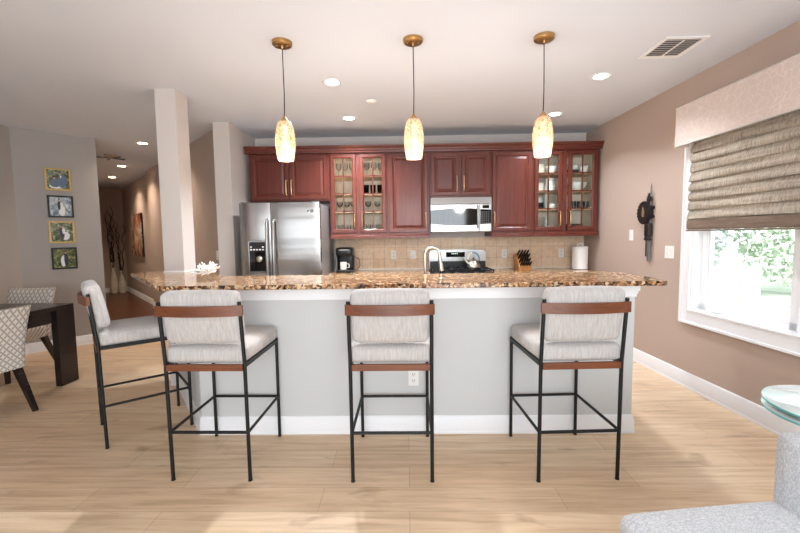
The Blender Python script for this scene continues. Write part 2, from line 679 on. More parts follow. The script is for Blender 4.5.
# window wall, with its opening
WY0, WY1, WZ0, WZ1 = 1.68, 3.505, 0.69, 2.14
b = MB()
b.box(0, -3.4, 0, 0.16, WY0, CEIL).box(0, WY1, 0, 0.16, BACK + 0.12, CEIL)
b.box(0, WY0, 0, 0.16, WY1, WZ0).box(0, WY0, WZ1, 0.16, WY1, CEIL)
struct(b.build('wall_right', M['wall'], loc=(2.606, 0, 0), rz=SK))
# rear wall behind the camera
b = MB()
b.box(-4.75, -3.4, 0, 2.8, -3.25, CEIL)
struct(b.build('wall_rear', M['wall']))
struct(MB().box(-4.75, -3.25, 0, -4.63, 4.706, CEIL).build('wall_left', M['wallc']))
struct(wall_between('wall_dining', LW0, LW1, 0.14, M['wallc']))
hl0 = LW1 - N * 0.14
HLEN = 7.65
hb_r = S0 + A * HLEN
struct(wall_between('wall_hall_left', LW1 + A * 0.02 - N * 0.0, LW1 + A * 6.8, 0.12, M['wallc']))
struct(wall_between('wall_hall_end', hb_r + N * 0.2, hb_r - N * 3.2, -0.12, M['wall']))
# right side of the hallway: near part stands a little proud of the far part
struct(wall_between('wall_hall_right', S0 + A * 4.1, S0 + A * HLEN, -0.14, M['wall']))
struct(wall_between('wall_hall_near', S0 - N * 0.07, S0 - N * 0.07 + A * 4.1, -0.2, M['wall']))
# wall stub beside the fridge
struct(MB().box(-2.21, 4.66, 0, -2.02, BACK, CEIL).build('wall_stub', M['pale']))
# square column that the countertop wraps
struct(MB().box(-2.225, 3.62, 0, -2.04, 3.82, CEIL).build('column', M['pale']))
struct(MB().box(-2.23, 3.614, 1.067, -2.035, 3.826, 1.078).build('trim_3', M['white'], bevel=0.002))

# island half wall
KD = Vector((-0.6, 0.8))
K0 = Vector((-1.455, 2.70))
K1 = K0 + KD * 1.13
kin = Vector((0.8, 0.6)) * 0.13
poly = [(1.535, 2.70), (1.535, 2.84), (K0.x + 0.065, 2.84), tuple(K1 + kin), tuple(K1), tuple(K0)]
struct(MB().prism(poly, 0, 1.034).build('wall_island', M['island']))


def baseboard(name, pts, h=0.125, t=0.014, closed=False, m=None):
    """profiled skirting along a polyline; room side is on its right"""
    P = [Vector(p) for p in pts]
    prof = [(0, 0), (t + 0.004, 0), (t + 0.004, 0.014), (t, 0.02), (t, h * 0.74), (t * 0.72, h * 0.80), (t * 0.72, h * 0.88), (t * 0.35, h * 0.97), (0, h)]
    k = len(prof)
    vs, fs = [], []
    for i, p in enumerate(P):
        d0 = (P[i] - P[i - 1]).normalized() if i else (P[1] - P[0]).normalized()
        d1 = (P[i + 1] - P[i]).normalized() if i < len(P) - 1 else d0
        n0, n1 = Vector((d0.y, -d0.x)), Vector((d1.y, -d1.x))
        nb = (n0 + n1).normalized()
        nb = nb / max(0.3, nb.dot(n0))
        for o, z in prof: vs.append((p.x + nb.x * o, p.y + nb.y * o, z))
    for i in range(len(P) - 1):
        for j in range(k):
            fs.append((i * k + j, i * k + (j + 1) % k, (i + 1) * k + (j + 1) % k, (i + 1) * k + j))
    fs += [tuple(range(k)), tuple(range(len(P) * k - 1, (len(P) - 1) * k - 1, -1))]
    return struct(MB().add(vs, fs).build(name, M['white'], smooth=30))


baseboard('baseboard_island', [tuple(K1), tuple(K0), (1.535, 2.70), (1.535, 2.84)], 0.125)
baseboard('baseboard_right', [RW(BACK)[:2], RW(-3.2)[:2]], 0.14)
baseboard('baseboard_dining', [tuple(LW0), tuple(LW1)], 0.125)
baseboard('baseboard_left', [(-4.63, -3.2), (-4.63, 4.7)], 0.125)
baseboard('baseboard_hall_right', [tuple(S0 - N * 0.07 + A * 4.1), tuple(S0 + A * 4.1), tuple(hb_r)][1:][::-1], 0.13)
baseboard('baseboard_hall_near', [tuple(S0 - N * 0.07 + A * 4.1), tuple(S0 - N * 0.07)], 0.13)
baseboard('baseboard_hall_end', [tuple(hb_r - N * 3.1), tuple(hb_r)], 0.13)
# white moulding under the bar top
b = MB()
for z0, z1, t in ((0.985, 1.034, 0.022), (0.965, 0.985, 0.014), (0.945, 0.965, 0.008)):
    e = Vector((-0.447, -0.894)) * t * 1.1
    b.prism([(1.535 + t, 2.70 - t), (1.535 + t, 2.84), (1.535, 2.84), (1.535, 2.70), tuple(K0), tuple(K1), tuple(K1 + Vector((-0.8, -0.6)) * t), (K0.x + e.x * 0.6, 2.70 - t)], z0, z1)
struct(b.build('trim_1', M['white']))

# ---------------------------------------------------------------- window on the right
b = MB()
cw = 0.088
o0, o1, z0, z1 = WY0 - cw, WY1 + cw, WZ0 - cw - 0.02, WZ1 + cw
b.box(-0.022, o0, z0, 0, WY0, z1).box(-0.022, WY1, z0, 0, o1, z1).box(-0.022, WY0, z0, 0, WY1, WZ0).box(-0.022, WY0, WZ1, 0, WY1, z1)
b.box(-0.034, o0 - 0.006, z0 - 0.002, 0, o0 + 0.012, z1 + 0.004).box(-0.034, o1 - 0.012, z0 - 0.002, 0, o1 + 0.006, z1 + 0.004).box(-0.034, o0, z0 - 0.006, 0, o1, z0 + 0.014)
# jamb lining
b.box(0, WY0 - 0.001, WZ0 - 0.001, 0.15, WY0 + 0.012, WZ1).box(0, WY1 - 0.012, WZ0, 0.15, WY1 + 0.001, WZ1).box(-0.03, WY0, WZ0 - 0.001, 0.15, WY1, WZ0 + 0.014).box(0, WY0, WZ1 - 0.012, 0.15, WY1, WZ1)
win = struct(b.build('window_1', M['white'], loc=(2.606, 0, 0), rz=SK, bevel=0.002))
mid = 2.61
b = MB()
b.box(0.075, mid - 0.045, WZ0, 0.15, mid + 0.045, WZ1)
b.build('mullion', M['white'], win, bevel=0.003)
for ya, yb in ((WY0 + 0.012, mid - 0.045), (mid + 0.045, WY1 - 0.012)):
    b = MB()
    fwid = 0.055
    b.box(0.08, ya, WZ0 + 0.014, 0.14, ya + fwid, WZ1).box(0.08, yb - fwid, WZ0 + 0.014, 0.14, yb, WZ1)
    b.box(0.08, ya, WZ0 + 0.014, 0.14, yb, WZ0 + 0.014 + fwid).box(0.08, ya, WZ1 - fwid, 0.14, yb, WZ1)
    b.box(0.092, ya + fwid, WZ0 + 0.069, 0.128, ya + fwid + 0.012, WZ1 - fwid).box(0.092, yb - fwid - 0.012, WZ0 + 0.069, 0.128, yb - fwid, WZ1 - fwid)
    sash = b.build('sash', M['white'], win, bevel=0.002)
    MB().box(0.108, ya + fwid, WZ0 + 0.06, 0.112, yb - fwid, WZ1 - fwid).build('pane', M['pane'], sash)
    b = MB()
    yc = yb - 0.17 if ya > 2.5 else ya + 0.17
    b.prism([(0.045, yc - 0.05), (0.078, yc - 0.06), (0.078, yc + 0.06), (0.045, yc + 0.05)][::-1], WZ0 + 0.02, WZ0 + 0.045)
    b.tube([(0.05, yc + 0.04, WZ0 + 0.045), (0.045, yc + 0.01, WZ0 + 0.056), (0.045, yc - 0.05, WZ0 + 0.054)], 0.007, 8)
    b.build('crank_handle', M['white'], win, smooth=True)

# ================================================================ KITCHEN CABINETS
CF = 5.02     # door fronts of the wall cabinets
CB = 2.405    # underside of the crown


def panel_door(b, x0, z0, x1, z1, yf, t=0.02, st=0.052):
    """raised-panel door facing -y"""
    rings = [(0.0, 0.004), (0.004, 0.0), (st - 0.01, 0.0), (st - 0.004, 0.004), (st, 0.009), (st + 0.008, 0.010), (st + 0.034, 0.002), (st + 0.038, 0.002)]
    vs, fs = [], []
    vs += [(x0, yf + t, z0), (x1, yf + t, z0), (x1, yf + t, z1), (x0, yf + t, z1)]
    for d, y in rings:
        vs += [(x0 + d, yf + y, z0 + d), (x1 - d, yf + y, z0 + d), (x1 - d, yf + y, z1 - d), (x0 + d, yf + y, z1 - d)]
    k = len(rings) + 1
    for i in range(k - 1):
        for j in range(4):
            fs.append((i * 4 + j, i * 4 + (j + 1) % 4, i * 4 + 4 + (j + 1) % 4, i * 4 + 4 + j))
    fs.append(tuple((k - 1) * 4 + j for j in range(4)))
    fs.append((3, 2, 1, 0))
    b.add(vs, fs)


def bar_pull(parent, x, z0, z1, yf, horizontal=False):
    b = MB()
    if horizontal:
        b.tube([(z0, yf, x), (z0, yf - 0.028, x), (z1, yf - 0.028, x), (z1, yf, x)], 0.0055, 8)
    else:
        zc = (z0 + z1) / 2
        b.tube([(x, yf + 0.002, z0), (x, yf - 0.022, z0 + 0.006), (x, yf - 0.030, z0 + 0.03), (x, yf - 0.032, zc), (x, yf - 0.030, z1 - 0.03), (x, yf - 0.022, z1 - 0.006), (x, yf + 0.002, z1)], 0.0068, 8)
    return b.build('handle', M['pull'], parent, smooth=True)


def carcass(b, x0, x1, z0, z1, d, shell=0.018):
    """hollow box, open towards -y, local y=0 is the face-frame front"""
    b.box(x0, 0.0, z0, x0 + shell, d, z1).box(x1 - shell, 0.0, z0, x1, d, z1)
    b.box(x0, 0.0, z0, x1, d, z0 + shell).box(x0, 0.0, z1 - shell, x1, d, z1).box(x0, d - 0.01, z0, x1, d, z1)


def upper(name, label, x0, x1, z0, z1, doors, handle_side, rail=True):
    """wall cabinet; doors in absolute x; local origin at its lower left front"""
    t = thing(name, label, 'cabinet', (x0, CF, z0))
    wd, ht = x1 - x0, z1 - z0
    d = BACK - CF - 0.003
    b = MB()
    b.box(0, 0.02, 0, wd, d, ht)
    b.build('body', M['cherry'], t, bevel=0.002)
    for (a, c), hs in zip(doors, handle_side):
        b = MB()
        panel_door(b, a - x0, 0.06 if rail else 0.02, c - x0, ht - 0.015, 0.0)
        dr = b.build('door', M['cherry'], t)
        hx = (a - x0 + 0.026) if hs == 'l' else (c - x0 - 0.026)
        hz = (0.06 if rail else 0.02) + 0.055
        bar_pull(dr, hx, hz, hz + 0.185, 0.0)
    if rail: light_rail(t, wd)
    return t


def light_rail(t, wd):
    b = MB()
    b.prism_yz([(0.0, 0.048), (-0.002, 0.03), (-0.016, 0.02), (-0.016, -0.012), (0.004, -0.012), (0.004, -0.001), (0.019, -0.001), (0.019, 0.048)], 0, wd)
    return b.build('light_rail', M['cherry'], t)


def glass_upper(name, label, x0, x1, z0, z1, doors, shelves):
    t = thing(name, label, 'cabinet', (x0, CF, z0))
    wd, ht = x1 - x0, z1 - z0
    d = BACK - CF - 0.003
    b = MB()
    b.box(0, 0.04, 0, 0.018, d, ht).box(wd - 0.018, 0.04, 0, wd, d, ht)
    b.box(0, 0.04, 0, wd, d, 0.04).box(0, 0.04, ht - 0.018, wd, d, ht)
    # face frame
    b.box(0, 0.0205, 0, 0.03, 0.04, ht).box(wd - 0.03, 0.0205, 0, wd, 0.04, ht).box(0.03, 0.0205, 0, wd - 0.03, 0.04, 0.06).box(0.03, 0.0205, ht - 0.03, wd - 0.03, 0.04, ht)
    xm = (doors[0][1] + doors[1][0]) / 2 - x0
    b.box(xm - 0.025, 0.0205, 0.06, xm + 0.025, 0.04, ht - 0.03)
    b.build('body', M['cherry'], t, bevel=0.001)
    b = MB()
    b.box(0.018, d - 0.012, 0.04, wd - 0.018, d - 0.001, ht - 0.018)
    b.box(0.018, 0.041, 0.04, 0.022, d - 0.012, ht - 0.018).box(wd - 0.022, 0.041, 0.04, wd - 0.018, d - 0.012, ht - 0.018)
    b.box(0.022, 0.041, 0.04, wd - 0.022, d - 0.012, 0.046).box(0.022, 0.041, ht - 0.024, wd - 0.022, d - 0.012, ht - 0.018)
    b.build('lining', M['inside'], t)
    for z in shelves:
        MB().box(0.022, 0.05, z - z0 - 0.018, wd - 0.022, d - 0.012, z - z0).build('shelf', M['maple'], t, bevel=0.002)
    for i, (a, c) in enumerate(doors):
        xa, xc, za, zc = a - x0, c - x0, 0.06, ht - 0.015
        st = 0.05
        rings = [(0.0, 0.004), (0.004, 0.0), (st - 0.012, 0.0), (st - 0.004, 0.006), (st, 0.008), (st, 0.02)]
        vs, fs = [], []
        for dd, y in [(0, 0.02)] + rings:
            vs += [(xa + dd, y, za + dd), (xc - dd, y, za + dd), (xc - dd, y, zc - dd), (xa + dd, y, zc - dd)]
        for k in range(len(rings)):
            for j in range(4): fs.append((k * 4 + j, k * 4 + (j + 1) % 4, k * 4 + 4 + (j + 1) % 4, k * 4 + 4 + j))
        k = len(rings)
        for j in range(4): fs.append((k * 4 + j, k * 4 + (j + 1) % 4, (j + 1) % 4, j))
        b = MB()
        b.add(vs, fs)
        xm = (xa + xc) / 2
        b.box(xm - 0.008, 0.006, za + st, xm + 0.008, 0.018, zc - st)
        for q in (1, 2, 3):
            zz = za + st + (zc - za - 2 * st) * q / 4
            b.box(xa + st, 0.006, zz - 0.008, xc - st, 0.018, zz + 0.008)
        dr = b.build('door', M['cherry'], t)
        MB().box(xa + st - 0.004, 0.0125, za + st - 0.004, xc - st + 0.004, 0.0155, zc - st + 0.004).build('glass_panes', M['pane'], dr)
        bar_pull(dr, xc - 0.026 if i == 0 else xa + 0.026, 0.115, 0.30, 0.0)
    light_rail(t, wd)
    return t


Z0 = 1.357
upper('fridge_cabinet', 'cherry wood wall cabinet with two short doors above the steel fridge', -1.955, -0.957, 1.822, CB, [(-1.93, -1.462), (-1.448, -0.975)], 'rl', False)
SHL = [1.69, 1.913, 2.135]
glass_upper('glass_door_cabinet', 'cherry wall cabinet with paned glass doors holding clear glassware, right of the fridge', -0.955, -0.233, Z0, CB, [(-0.938, -0.62), (-0.575, -0.253)], SHL)
upper('wall_cabinet', 'tall single-door cherry wall cabinet left of the microwave', -0.231, 0.292, Z0, CB, [(-0.209, 0.27)], 'r')
upper('microwave_cabinet', 'short two-door cherry wall cabinet directly above the microwave', 0.294, 1.054, 1.845, CB, [(0.31, 0.655), (0.687, 1.035)], 'rl', False)
upper('wall_cabinet', 'tall single-door cherry wall cabinet right of the microwave', 1.056, 1.572, Z0, CB, [(1.066, 1.552)], 'l')
glass_upper('glass_door_cabinet', 'cherry wall cabinet with paned glass doors holding white dishes, against the window wall', 1.574, 2.375, Z0, CB, [(1.588, 1.925), (1.998, 2.345)], SHL)

# crown running over all of them
b = MB()
prof = [(0.0, 0.0), (-0.012, 0.0), (-0.014, 0.018), (-0.024, 0.024), (-0.03, 0.045), (-0.05, 0.066), (-0.055, 0.082), (0.0, 0.082)]
b.prism_yz([(CF + y, CB + z + 0.0005) for y, z in prof][::-1], -1.99, 2.40)
b.box(-1.955, CF, CB + 0.0005, 2.375, BACK - 0.004, CB + 0.02)
tag(b.build('crown_moulding', M['cherry']), 'long stepped cherry crown moulding running along the cabinet tops', 'moulding')

# ---------------------------------------------------------------- things in the glass cabinets
GY = CF + 0.17


def stemware(h=0.17, r=0.036):
    return [(r * 0.85, 0), (r * 0.85, 0.003), (0.005, 0.007), (0.004, h * 0.45), (r * 0.55, h * 0.52), (r, h * 0.72), (r * 0.82, h), (r * 0.8, h), (r * 0.97, h * 0.72), (r * 0.5, h * 0.54), (0.0, h * 0.5)]


def tumbler(h=0.11, r=0.035):
    return [(r * 0.85, 0), (r, h), (r * 0.95, h), (r * 0.8, 0.008), (0, 0.008)]


def put(name, prof, m, label, cat, group, x, z, y=GY, n=18, sx=1, sy=1):
    o = MB().lathe(prof, n=n, sx=sx, sy=sy).build(name, m, smooth=True, loc=(x, y, z + 0.0006))
    return tag(o, label, cat, group)


def row(first, xs, z, labels, group, ys=None):
    """repeat one thing along a shelf"""
    for i, x in enumerate(xs):
        y = ys[i] if ys else GY
        if i == 0:
            first.location = (x, y, z + 0.0006)
            first['label'] = labels[i]
            first['group'] = group
        else:
            copy_tree(first, (x, y, z + 0.0006), label=labels[i], group=group)


ORD = ['leftmost', 'second from left', 'third from left', 'fourth from left', 'fifth from left', 'rightmost']
wine = put('wine_glass', stemware(), M['clear'], 'x', 'glass', 'g', 0, 0)
row(wine, [-0.86, -0.775, -0.69, -0.50, -0.41, -0.325], SHL[2], [f'{o} clear stemmed wine glass on the top shelf of left glass cabinet' for o in ORD], 'wine glasses on the top shelf')
dark = put('tumbler', tumbler(0.115, 0.036), M['smoke'], 'x', 'glass', 'g', 0, 0)
row(dark, [-0.51, -0.425, -0.335], SHL[1], [f'{o} smoky blue tumbler on second shelf of left glass cabinet' for o in ('leftmost', 'middle', 'rightmost')], 'smoky tumblers')
gob = put('goblet', stemware(0.13, 0.04), M['clear'], 'x', 'glass', 'g', 0, 0)
row(gob, [-0.855, -0.765, -0.68, -0.49, -0.37], SHL[0], [f'{o} short clear goblet on third shelf down of left glass cabinet' for o in ORD[:4] + ['rightmost']], 'goblets on the third shelf')
gl = put('drinking_glass', tumbler(0.12, 0.034), M['clear'], 'x', 'glass', 'g', 0, 0)
row(gl, [-0.86, -0.785, -0.70, -0.49, -0.41, -0.33], Z0 + 0.046, [f'{o} plain drinking glass at the bottom of left glass cabinet' for o in ORD], 'drinking glasses at the bottom')

bowl = [(0.04, 0), (0.045, 0.006), (0.085, 0.045), (0.095, 0.09), (0.091, 0.09), (0.08, 0.047), (0.04, 0.012), (0, 0.011)]
crock = [(0.068, 0), (0.072, 0.01), (0.074, 0.11), (0.078, 0.115), (0.07, 0.115), (0.066, 0.012), (0, 0.01)]
zt, zs, zr, zb = SHL[2], SHL[1], SHL[0], Z0 + 0.046
put('crock', crock, M['cream'], 'pale cream crock on the top shelf behind the left door of dish cabinet', 'crock', None, 1.685, zt)
put('bowl', bowl, M['ceramic'], 'white rounded bowl on top shelf behind the left door of dish cabinet', 'bowl', None, 1.84, zt, sx=0.8, sy=0.8)
t = thing('serving_dish', 'white lidded serving dish on a dark tray, top shelf behind the right door', 'dish', (2.10, GY, zt + 0.0006))
MB().lathe([(0.085, 0), (0.09, 0.012), (0.085, 0.035), (0.0, 0.035)]).build('tray', M['charcoal'], t, smooth=True)
MB().lathe([(0.06, 0.035), (0.082, 0.055), (0.086, 0.09), (0, 0.09)]).build('dish', M['ceramic'], t, smooth=True)
MB().lathe([(0.086, 0.091), (0.075, 0.108), (0.045, 0.118), (0.02, 0.122), (0.018, 0.134), (0, 0.136)]).build('lid', M['ceramic'], t, smooth=True)
t = thing('gravy_boat', 'white gravy boat with raised lip at the right end of the top shelf', 'gravy boat', (2.255, GY, zt + 0.0006))
MB().lathe([(0.026, 0), (0.03, 0.01), (0.042, 0.04), (0.05, 0.085), (0.047, 0.085), (0.035, 0.03), (0, 0.02)], sx=1.1, sy=0.8).build('body', M['ceramic'], t, smooth=True)
MB().prism_xz([(0.03, 0.06), (0.066, 0.115), (0.06, 0.118), (0.025, 0.085)], -0.015, 0.015).build('lip', M['ceramic'], t, bevel=0.003)
put('mixing_bowl', [(0.05, 0), (0.06, 0.01), (0.072, 0.10), (0.076, 0.105), (0.07, 0.105), (0, 0.01)], M['ceramic'], 'white straight bowl at the left end of dish cabinet second shelf', 'bowl', None, 1.69, zs)
t = thing('pitcher', 'white ceramic pitcher on the second shelf behind the left door of the dish cabinet', 'pitcher', (1.825, GY, zs + 0.0006))
MB().lathe([(0.048, 0), (0.058, 0.02), (0.06, 0.07), (0.05, 0.12), (0.056, 0.165), (0.052, 0.165), (0.045, 0.12), (0, 0.02)]).build('body', M['ceramic'], t, smooth=True)
MB().tube([(0.05, 0, 0.15), (0.088, 0, 0.14), (0.092, 0, 0.09), (0.058, 0, 0.05)], 0.007).build('handle', M['ceramic'], t, smooth=True)
put('serving_bowl', [(0.06, 0), (0.07, 0.012), (0.115, 0.05), (0.13, 0.10), (0.125, 0.10), (0.11, 0.052), (0.06, 0.018), (0, 0.016)], M['ceramic'], 'large white footed serving bowl on the second shelf behind the right door', 'bowl', None, 2.16, zs)
pl = put('plate', [(0.045, 0), (0.05, 0.006), (0.078, 0.014), (0.078, 0.017), (0, 0.008)], M['ceramic'], 'x', 'plate', 'g', 0, 0)
bx = thing('black_box', 'small black lidded box under the white plates, third shelf behind the left door', 'box', (1.675, GY, zr + 0.0006))
MB().box(-0.062, -0.06, 0, 0.062, 0.06, 0.062).build('body', M['blackp'], bx, bevel=0.004)
MB().box(-0.066, -0.064, 0.063, 0.066, 0.064, 0.08).build('lid', M['blackp'], bx, bevel=0.004)
for i in range(5):
    zz = zr + 0.082 + i * 0.013
    lab = ('topmost' if i == 4 else 'bottom' if i == 0 else ['', 'second', 'third', 'fourth'][i] + ' from bottom') + ' white plate in the stack on the black box'
    if i == 0:
        pl.location = (1.675, GY, zz)
        pl['label'] = lab
        pl['group'] = 'stack of white plates'
    else: copy_tree(pl, (1.675, GY, zz), label=lab, group='stack of white plates')
# column of nested cups standing on the cabinet floor, reaching through the shelf gap
cup = put('cup', [(0.018, 0), (0.026, 0.03), (0.034, 0.05), (0.031, 0.05), (0.022, 0.03), (0, 0.006)], M['ceramic'], 'x', 'cup', 'g', 0, 0)
for k, (zz, nn, sh) in enumerate(((zb, 4, 'bottom shelf'), (zr, 4, 'third shelf'))):
    for i in range(nn):
        lab = f'{["bottom", "second from bottom", "third from bottom", "topmost"][i]} white cup of the stack on the {sh} of dish cabinet'
        q = (1.79, GY, zz + 0.001 + i * 0.046)
        if k == 0 and i == 0:
            cup.location = q
            cup['label'] = lab
            cup['group'] = 'stacked white cups'
        else: copy_tree(cup, q, label=lab, group='stacked white cups')
t = thing('teapot', 'small white teapot on the third shelf beside the stacked cups', 'teapot', (1.86, GY, zr + 0.0006))
MB().lathe([(0.03, 0), (0.05, 0.02), (0.052, 0.045), (0.03, 0.072), (0, 0.076)]).build('body', M['ceramic'], t, smooth=True)
MB().lathe([(0.012, 0.074), (0.008, 0.084), (0.012, 0.094), (0, 0.098)]).build('lid_knob', M['ceramic'], t, smooth=True)
mg = put('mug', tumbler(0.095, 0.036), M['charcoal'], 'x', 'mug', 'g', 0, 0)
row(mg, [2.13, 2.215, 2.29], zr, [f'{o} dark grey mug on third shelf behind right door of dish cabinet' for o in ('leftmost', 'middle', 'rightmost')], 'dark mugs')
put('mug', tumbler(0.095, 0.03), M['ceramic'], 'white mug left of the dark mugs behind the right door of the dish cabinet', 'mug', None, 2.05, zr)
for nm, x, wd2, hh, lab in (('baking_tin', 1.68, 0.07, 0.06, 'low black baking tin at the bottom left of the dish cabinet'), ('baking_tin', 1.865, 0.048, 0.045, 'small low black tin right of the stacked cups at the bottom of the dish cabinet'), ('casserole', 2.13, 0.10, 0.085, 'dark charcoal casserole at the bottom behind right door of dish cabinet')):
    t = thing(nm, lab, 'tin' if nm == 'baking_tin' else 'casserole', (x, GY, zb + 0.0006))
    MB().cushion(-wd2, -0.08, 0, wd2, 0.08, hh, 0.012, 0).build('body', M['charcoal'] if nm == 'casserole' else M['blackp'], t, smooth=True)
    MB().box(-wd2 - 0.004, -0.084, hh, wd2 + 0.004, 0.084, hh + 0.008).build('lid', M['charcoal'] if nm == 'casserole' else M['blackp'], t, bevel=0.003)

# ---------------------------------------------------------------- microwave over the range
MX0, MX1, MZ0, MZ1, MF = 0.299, 1.049, 1.416, 1.838, 4.98
t = thing('microwave', 'stainless over-the-range microwave with a bowed black window', 'microwave', (MX0, MF, MZ0))
W, H = MX1 - MX0, MZ1 - MZ0
MB().box(0, 0.03, 0, W, BACK - MF - 0.004, H).build('body', M['steel2'], t, bevel=0.004)


def arc(xa, xb, z, bow, n=14): return [(xa + (xb - xa) * i / n, z + bow * (1 - (2 * i / n - 1) ** 2)) for i in range(n + 1)]


dw = 0.60
fr = MB().box(0, 0.0, 0.0, dw, 0.029, 0.335).build('door', M['steel2'], t, bevel=0.004)
cen = arc(0.004, W - 0.004, 0.265, 0.022)
top = [p for p in cen if p[0] <= dw - 0.012]
bot = [p for p in arc(0.004, W - 0.004, 0.098, -0.022) if p[0] <= dw - 0.012]
MB().prism_xz(bot + top[::-1], -0.003, 0.001).build('window', M['blackg'], fr)
b = MB()
for k in range(6): b.box(0.09 + 0.065 * k, -0.0035, 0.105, 0.092 + 0.065 * k, -0.003, 0.262)
b.build('window_mesh', M['charcoal'], fr)
b = MB()
b.tube([(dw - 0.022, 0.0, 0.05), (dw - 0.022, -0.03, 0.058), (dw - 0.022, -0.036, 0.17), (dw - 0.022, -0.03, 0.3), (dw - 0.022, 0.0, 0.308)], 0.010, 10)
b.build('handle', M['steel2'], fr, smooth=True)
MB().lathe([(0.013, 0), (0.013, 0.003), (0, 0.004)], T=Matrix.Translation((0.035, 0.0, 0.045)) @ Matrix.Rotation(PI / 2, 4, 'X')).build('emblem', M['nickel'], fr)
cp = MB().box(dw + 0.002, 0.0, 0.0, W, 0.029, 0.335).build('control_panel', M['steel2'], t, bevel=0.004)
MB().prism_xz([(dw + 0.012, 0.09), (W - 0.006, 0.098), (W - 0.006, 0.268), (dw + 0.012, 0.274)], -0.003, 0.001).build('keypad', M['blackg'], cp)
b = MB()
for r in range(6):
    for c in range(4): b.box(dw + 0.026 + c * 0.026, -0.0042, 0.108 + r * 0.025, dw + 0.042 + c * 0.026, -0.003, 0.118 + r * 0.025)
b.build('buttons', M['greyiron'], cp)
MB().box(dw + 0.04, -0.002, 0.285, W - 0.03, 0.001, 0.322).build('display', M['blackg'], cp)
b = MB()
b.prism_yz([(0.0, 0.338), (0.029, 0.338), (0.029, H), (0.012, H)], 0, W)
vt = b.build('vent_hood', M['steel2'], t)
MB().box(0.02, -0.001, 0.338, W - 0.02, 0.02, 0.342).build('vent_gap', M['darkslot'], vt)

# ---------------------------------------------------------------- fridge
FX0, FX1, FF, FH = -1.878, -0.975, 4.50, 1.762
t = thing('refrigerator', 'stainless side-by-side refrigerator with ice and water dispenser', 'refrigerator', (FX0, FF, 0))
W = FX1 - FX0
MB().box(0.004, 0.075, 0.03, W - 0.004, 0.84, FH - 0.012).build('body', mat('grey_fridge_side', (150, 145, 142), 0.4, metal=0.5), t, bevel=0.004)
MB().box(0.02, 0.09, 0.0, W - 0.02, 0.8, 0.03).build('kick_base', M['blackp'], t)
sp = 0.352


def fridge_door(x0, x1):
    """slightly bowed door front"""
    n = 12
    prof = [(x0 + (x1 - x0) * i / n, -0.003 - 0.006 * (1 - (2 * i / n - 1) ** 2)) for i in range(n + 1)]
    poly = [(x0, 0.07)] + [(x0, 0.0)] + prof[1:-1] + [(x1, 0.0), (x1, 0.07)]
    return MB().prism(poly, 0.06, FH).build('door', M['steel'], t, smooth=30)


dl = fridge_door(0.0, sp - 0.003)
dr = fridge_door(sp + 0.003, W)
for d_, hx in ((dl, sp - 0.035), (dr, sp + 0.038)):
    b = MB()
    b.tube([(hx, -0.01, 0.42), (hx, -0.05, 0.46), (hx, -0.062, 0.8), (hx, -0.062, 1.2), (hx, -0.05, 1.54), (hx, -0.01, 1.58)], 0.0125, 10)
    b.build('handle', M['steel2'], d_, smooth=True)
fz0, fz1, fa, fb = 0.97, 1.335, 0.092, 0.302
b = MB()
b.box(fa, -0.028, fz0, fa + 0.014, 0.0, fz1).box(fb - 0.014, -0.028, fz0, fb, 0.0, fz1).box(fa, -0.028, fz0, fb, 0.0, fz0 + 0.016).prism_xz(
    [(fa, fz1 - 0.012)] + [(fb, fz1 - 0.012)] + arc(fb, fa, fz1, 0.012), -0.03, 0.0)
dsp = b.build('dispenser', M['steel2'], dl, bevel=0.002)
MB().box(fa + 0.014, -0.0225, fz0 + 0.016, fb - 0.014, -0.018, fz0 + 0.25).build('dispenser_recess', M['blackg'], dsp)
MB().box(fa + 0.014, -0.03, fz0 + 0.25, fb - 0.014, -0.005, fz1 - 0.012).build('dispenser_panel', M['blackp'], dsp, bevel=0.002)
b = MB()
for k in range(5): b.box(fa + 0.026 + k * 0.034, -0.032, fz0 + 0.262, fa + 0.046 + k * 0.034, -0.03, fz0 + 0.276)
for k in (0, 4): b.box(fa + 0.026 + k * 0.034, -0.032, fz0 + 0.292, fa + 0.046 + k * 0.034, -0.03, fz0 + 0.306)
b.build('dispenser_buttons', M['plastic'], dsp)
MB().lathe([(0.034, 0), (0.034, 0.012), (0.022, 0.02), (0, 0.02)], T=Matrix.Translation(((fa + fb) / 2 + 0.02, -0.022, fz0 + 0.165)) @ Matrix.Rotation(PI / 2, 4, 'X')).build('dispenser_spout', M['nickel'], dsp, smooth=True)
b = MB()
b.prism([(fa + 0.03, -0.06), (fb - 0.03, -0.06), (fb - 0.014, -0.02), (fa + 0.014, -0.02)], fz0 + 0.016, fz0 + 0.026)
b.build('drip_tray', M['greyiron'], dsp)
b = MB()
b.box(W - 0.135, -0.0155, 1.655, W - 0.115, -0.008, 1.675).box(W - 0.10, -0.0135, 1.648, W - 0.065, -0.006, 1.68)
b.build('emblem', [M['greyiron']], dr)
b = MB()
b.box(0.02, -0.002, FH + 0.0005, 0.09, 0.09, FH + 0.012).box(W - 0.09, -0.002, FH + 0.0005, W - 0.02, 0.09, FH + 0.012)
b.build('hinge_cover', M['greyiron'], t, bevel=0.003)

# ---------------------------------------------------------------- base cabinets, counter, backsplash
CT = 0.914


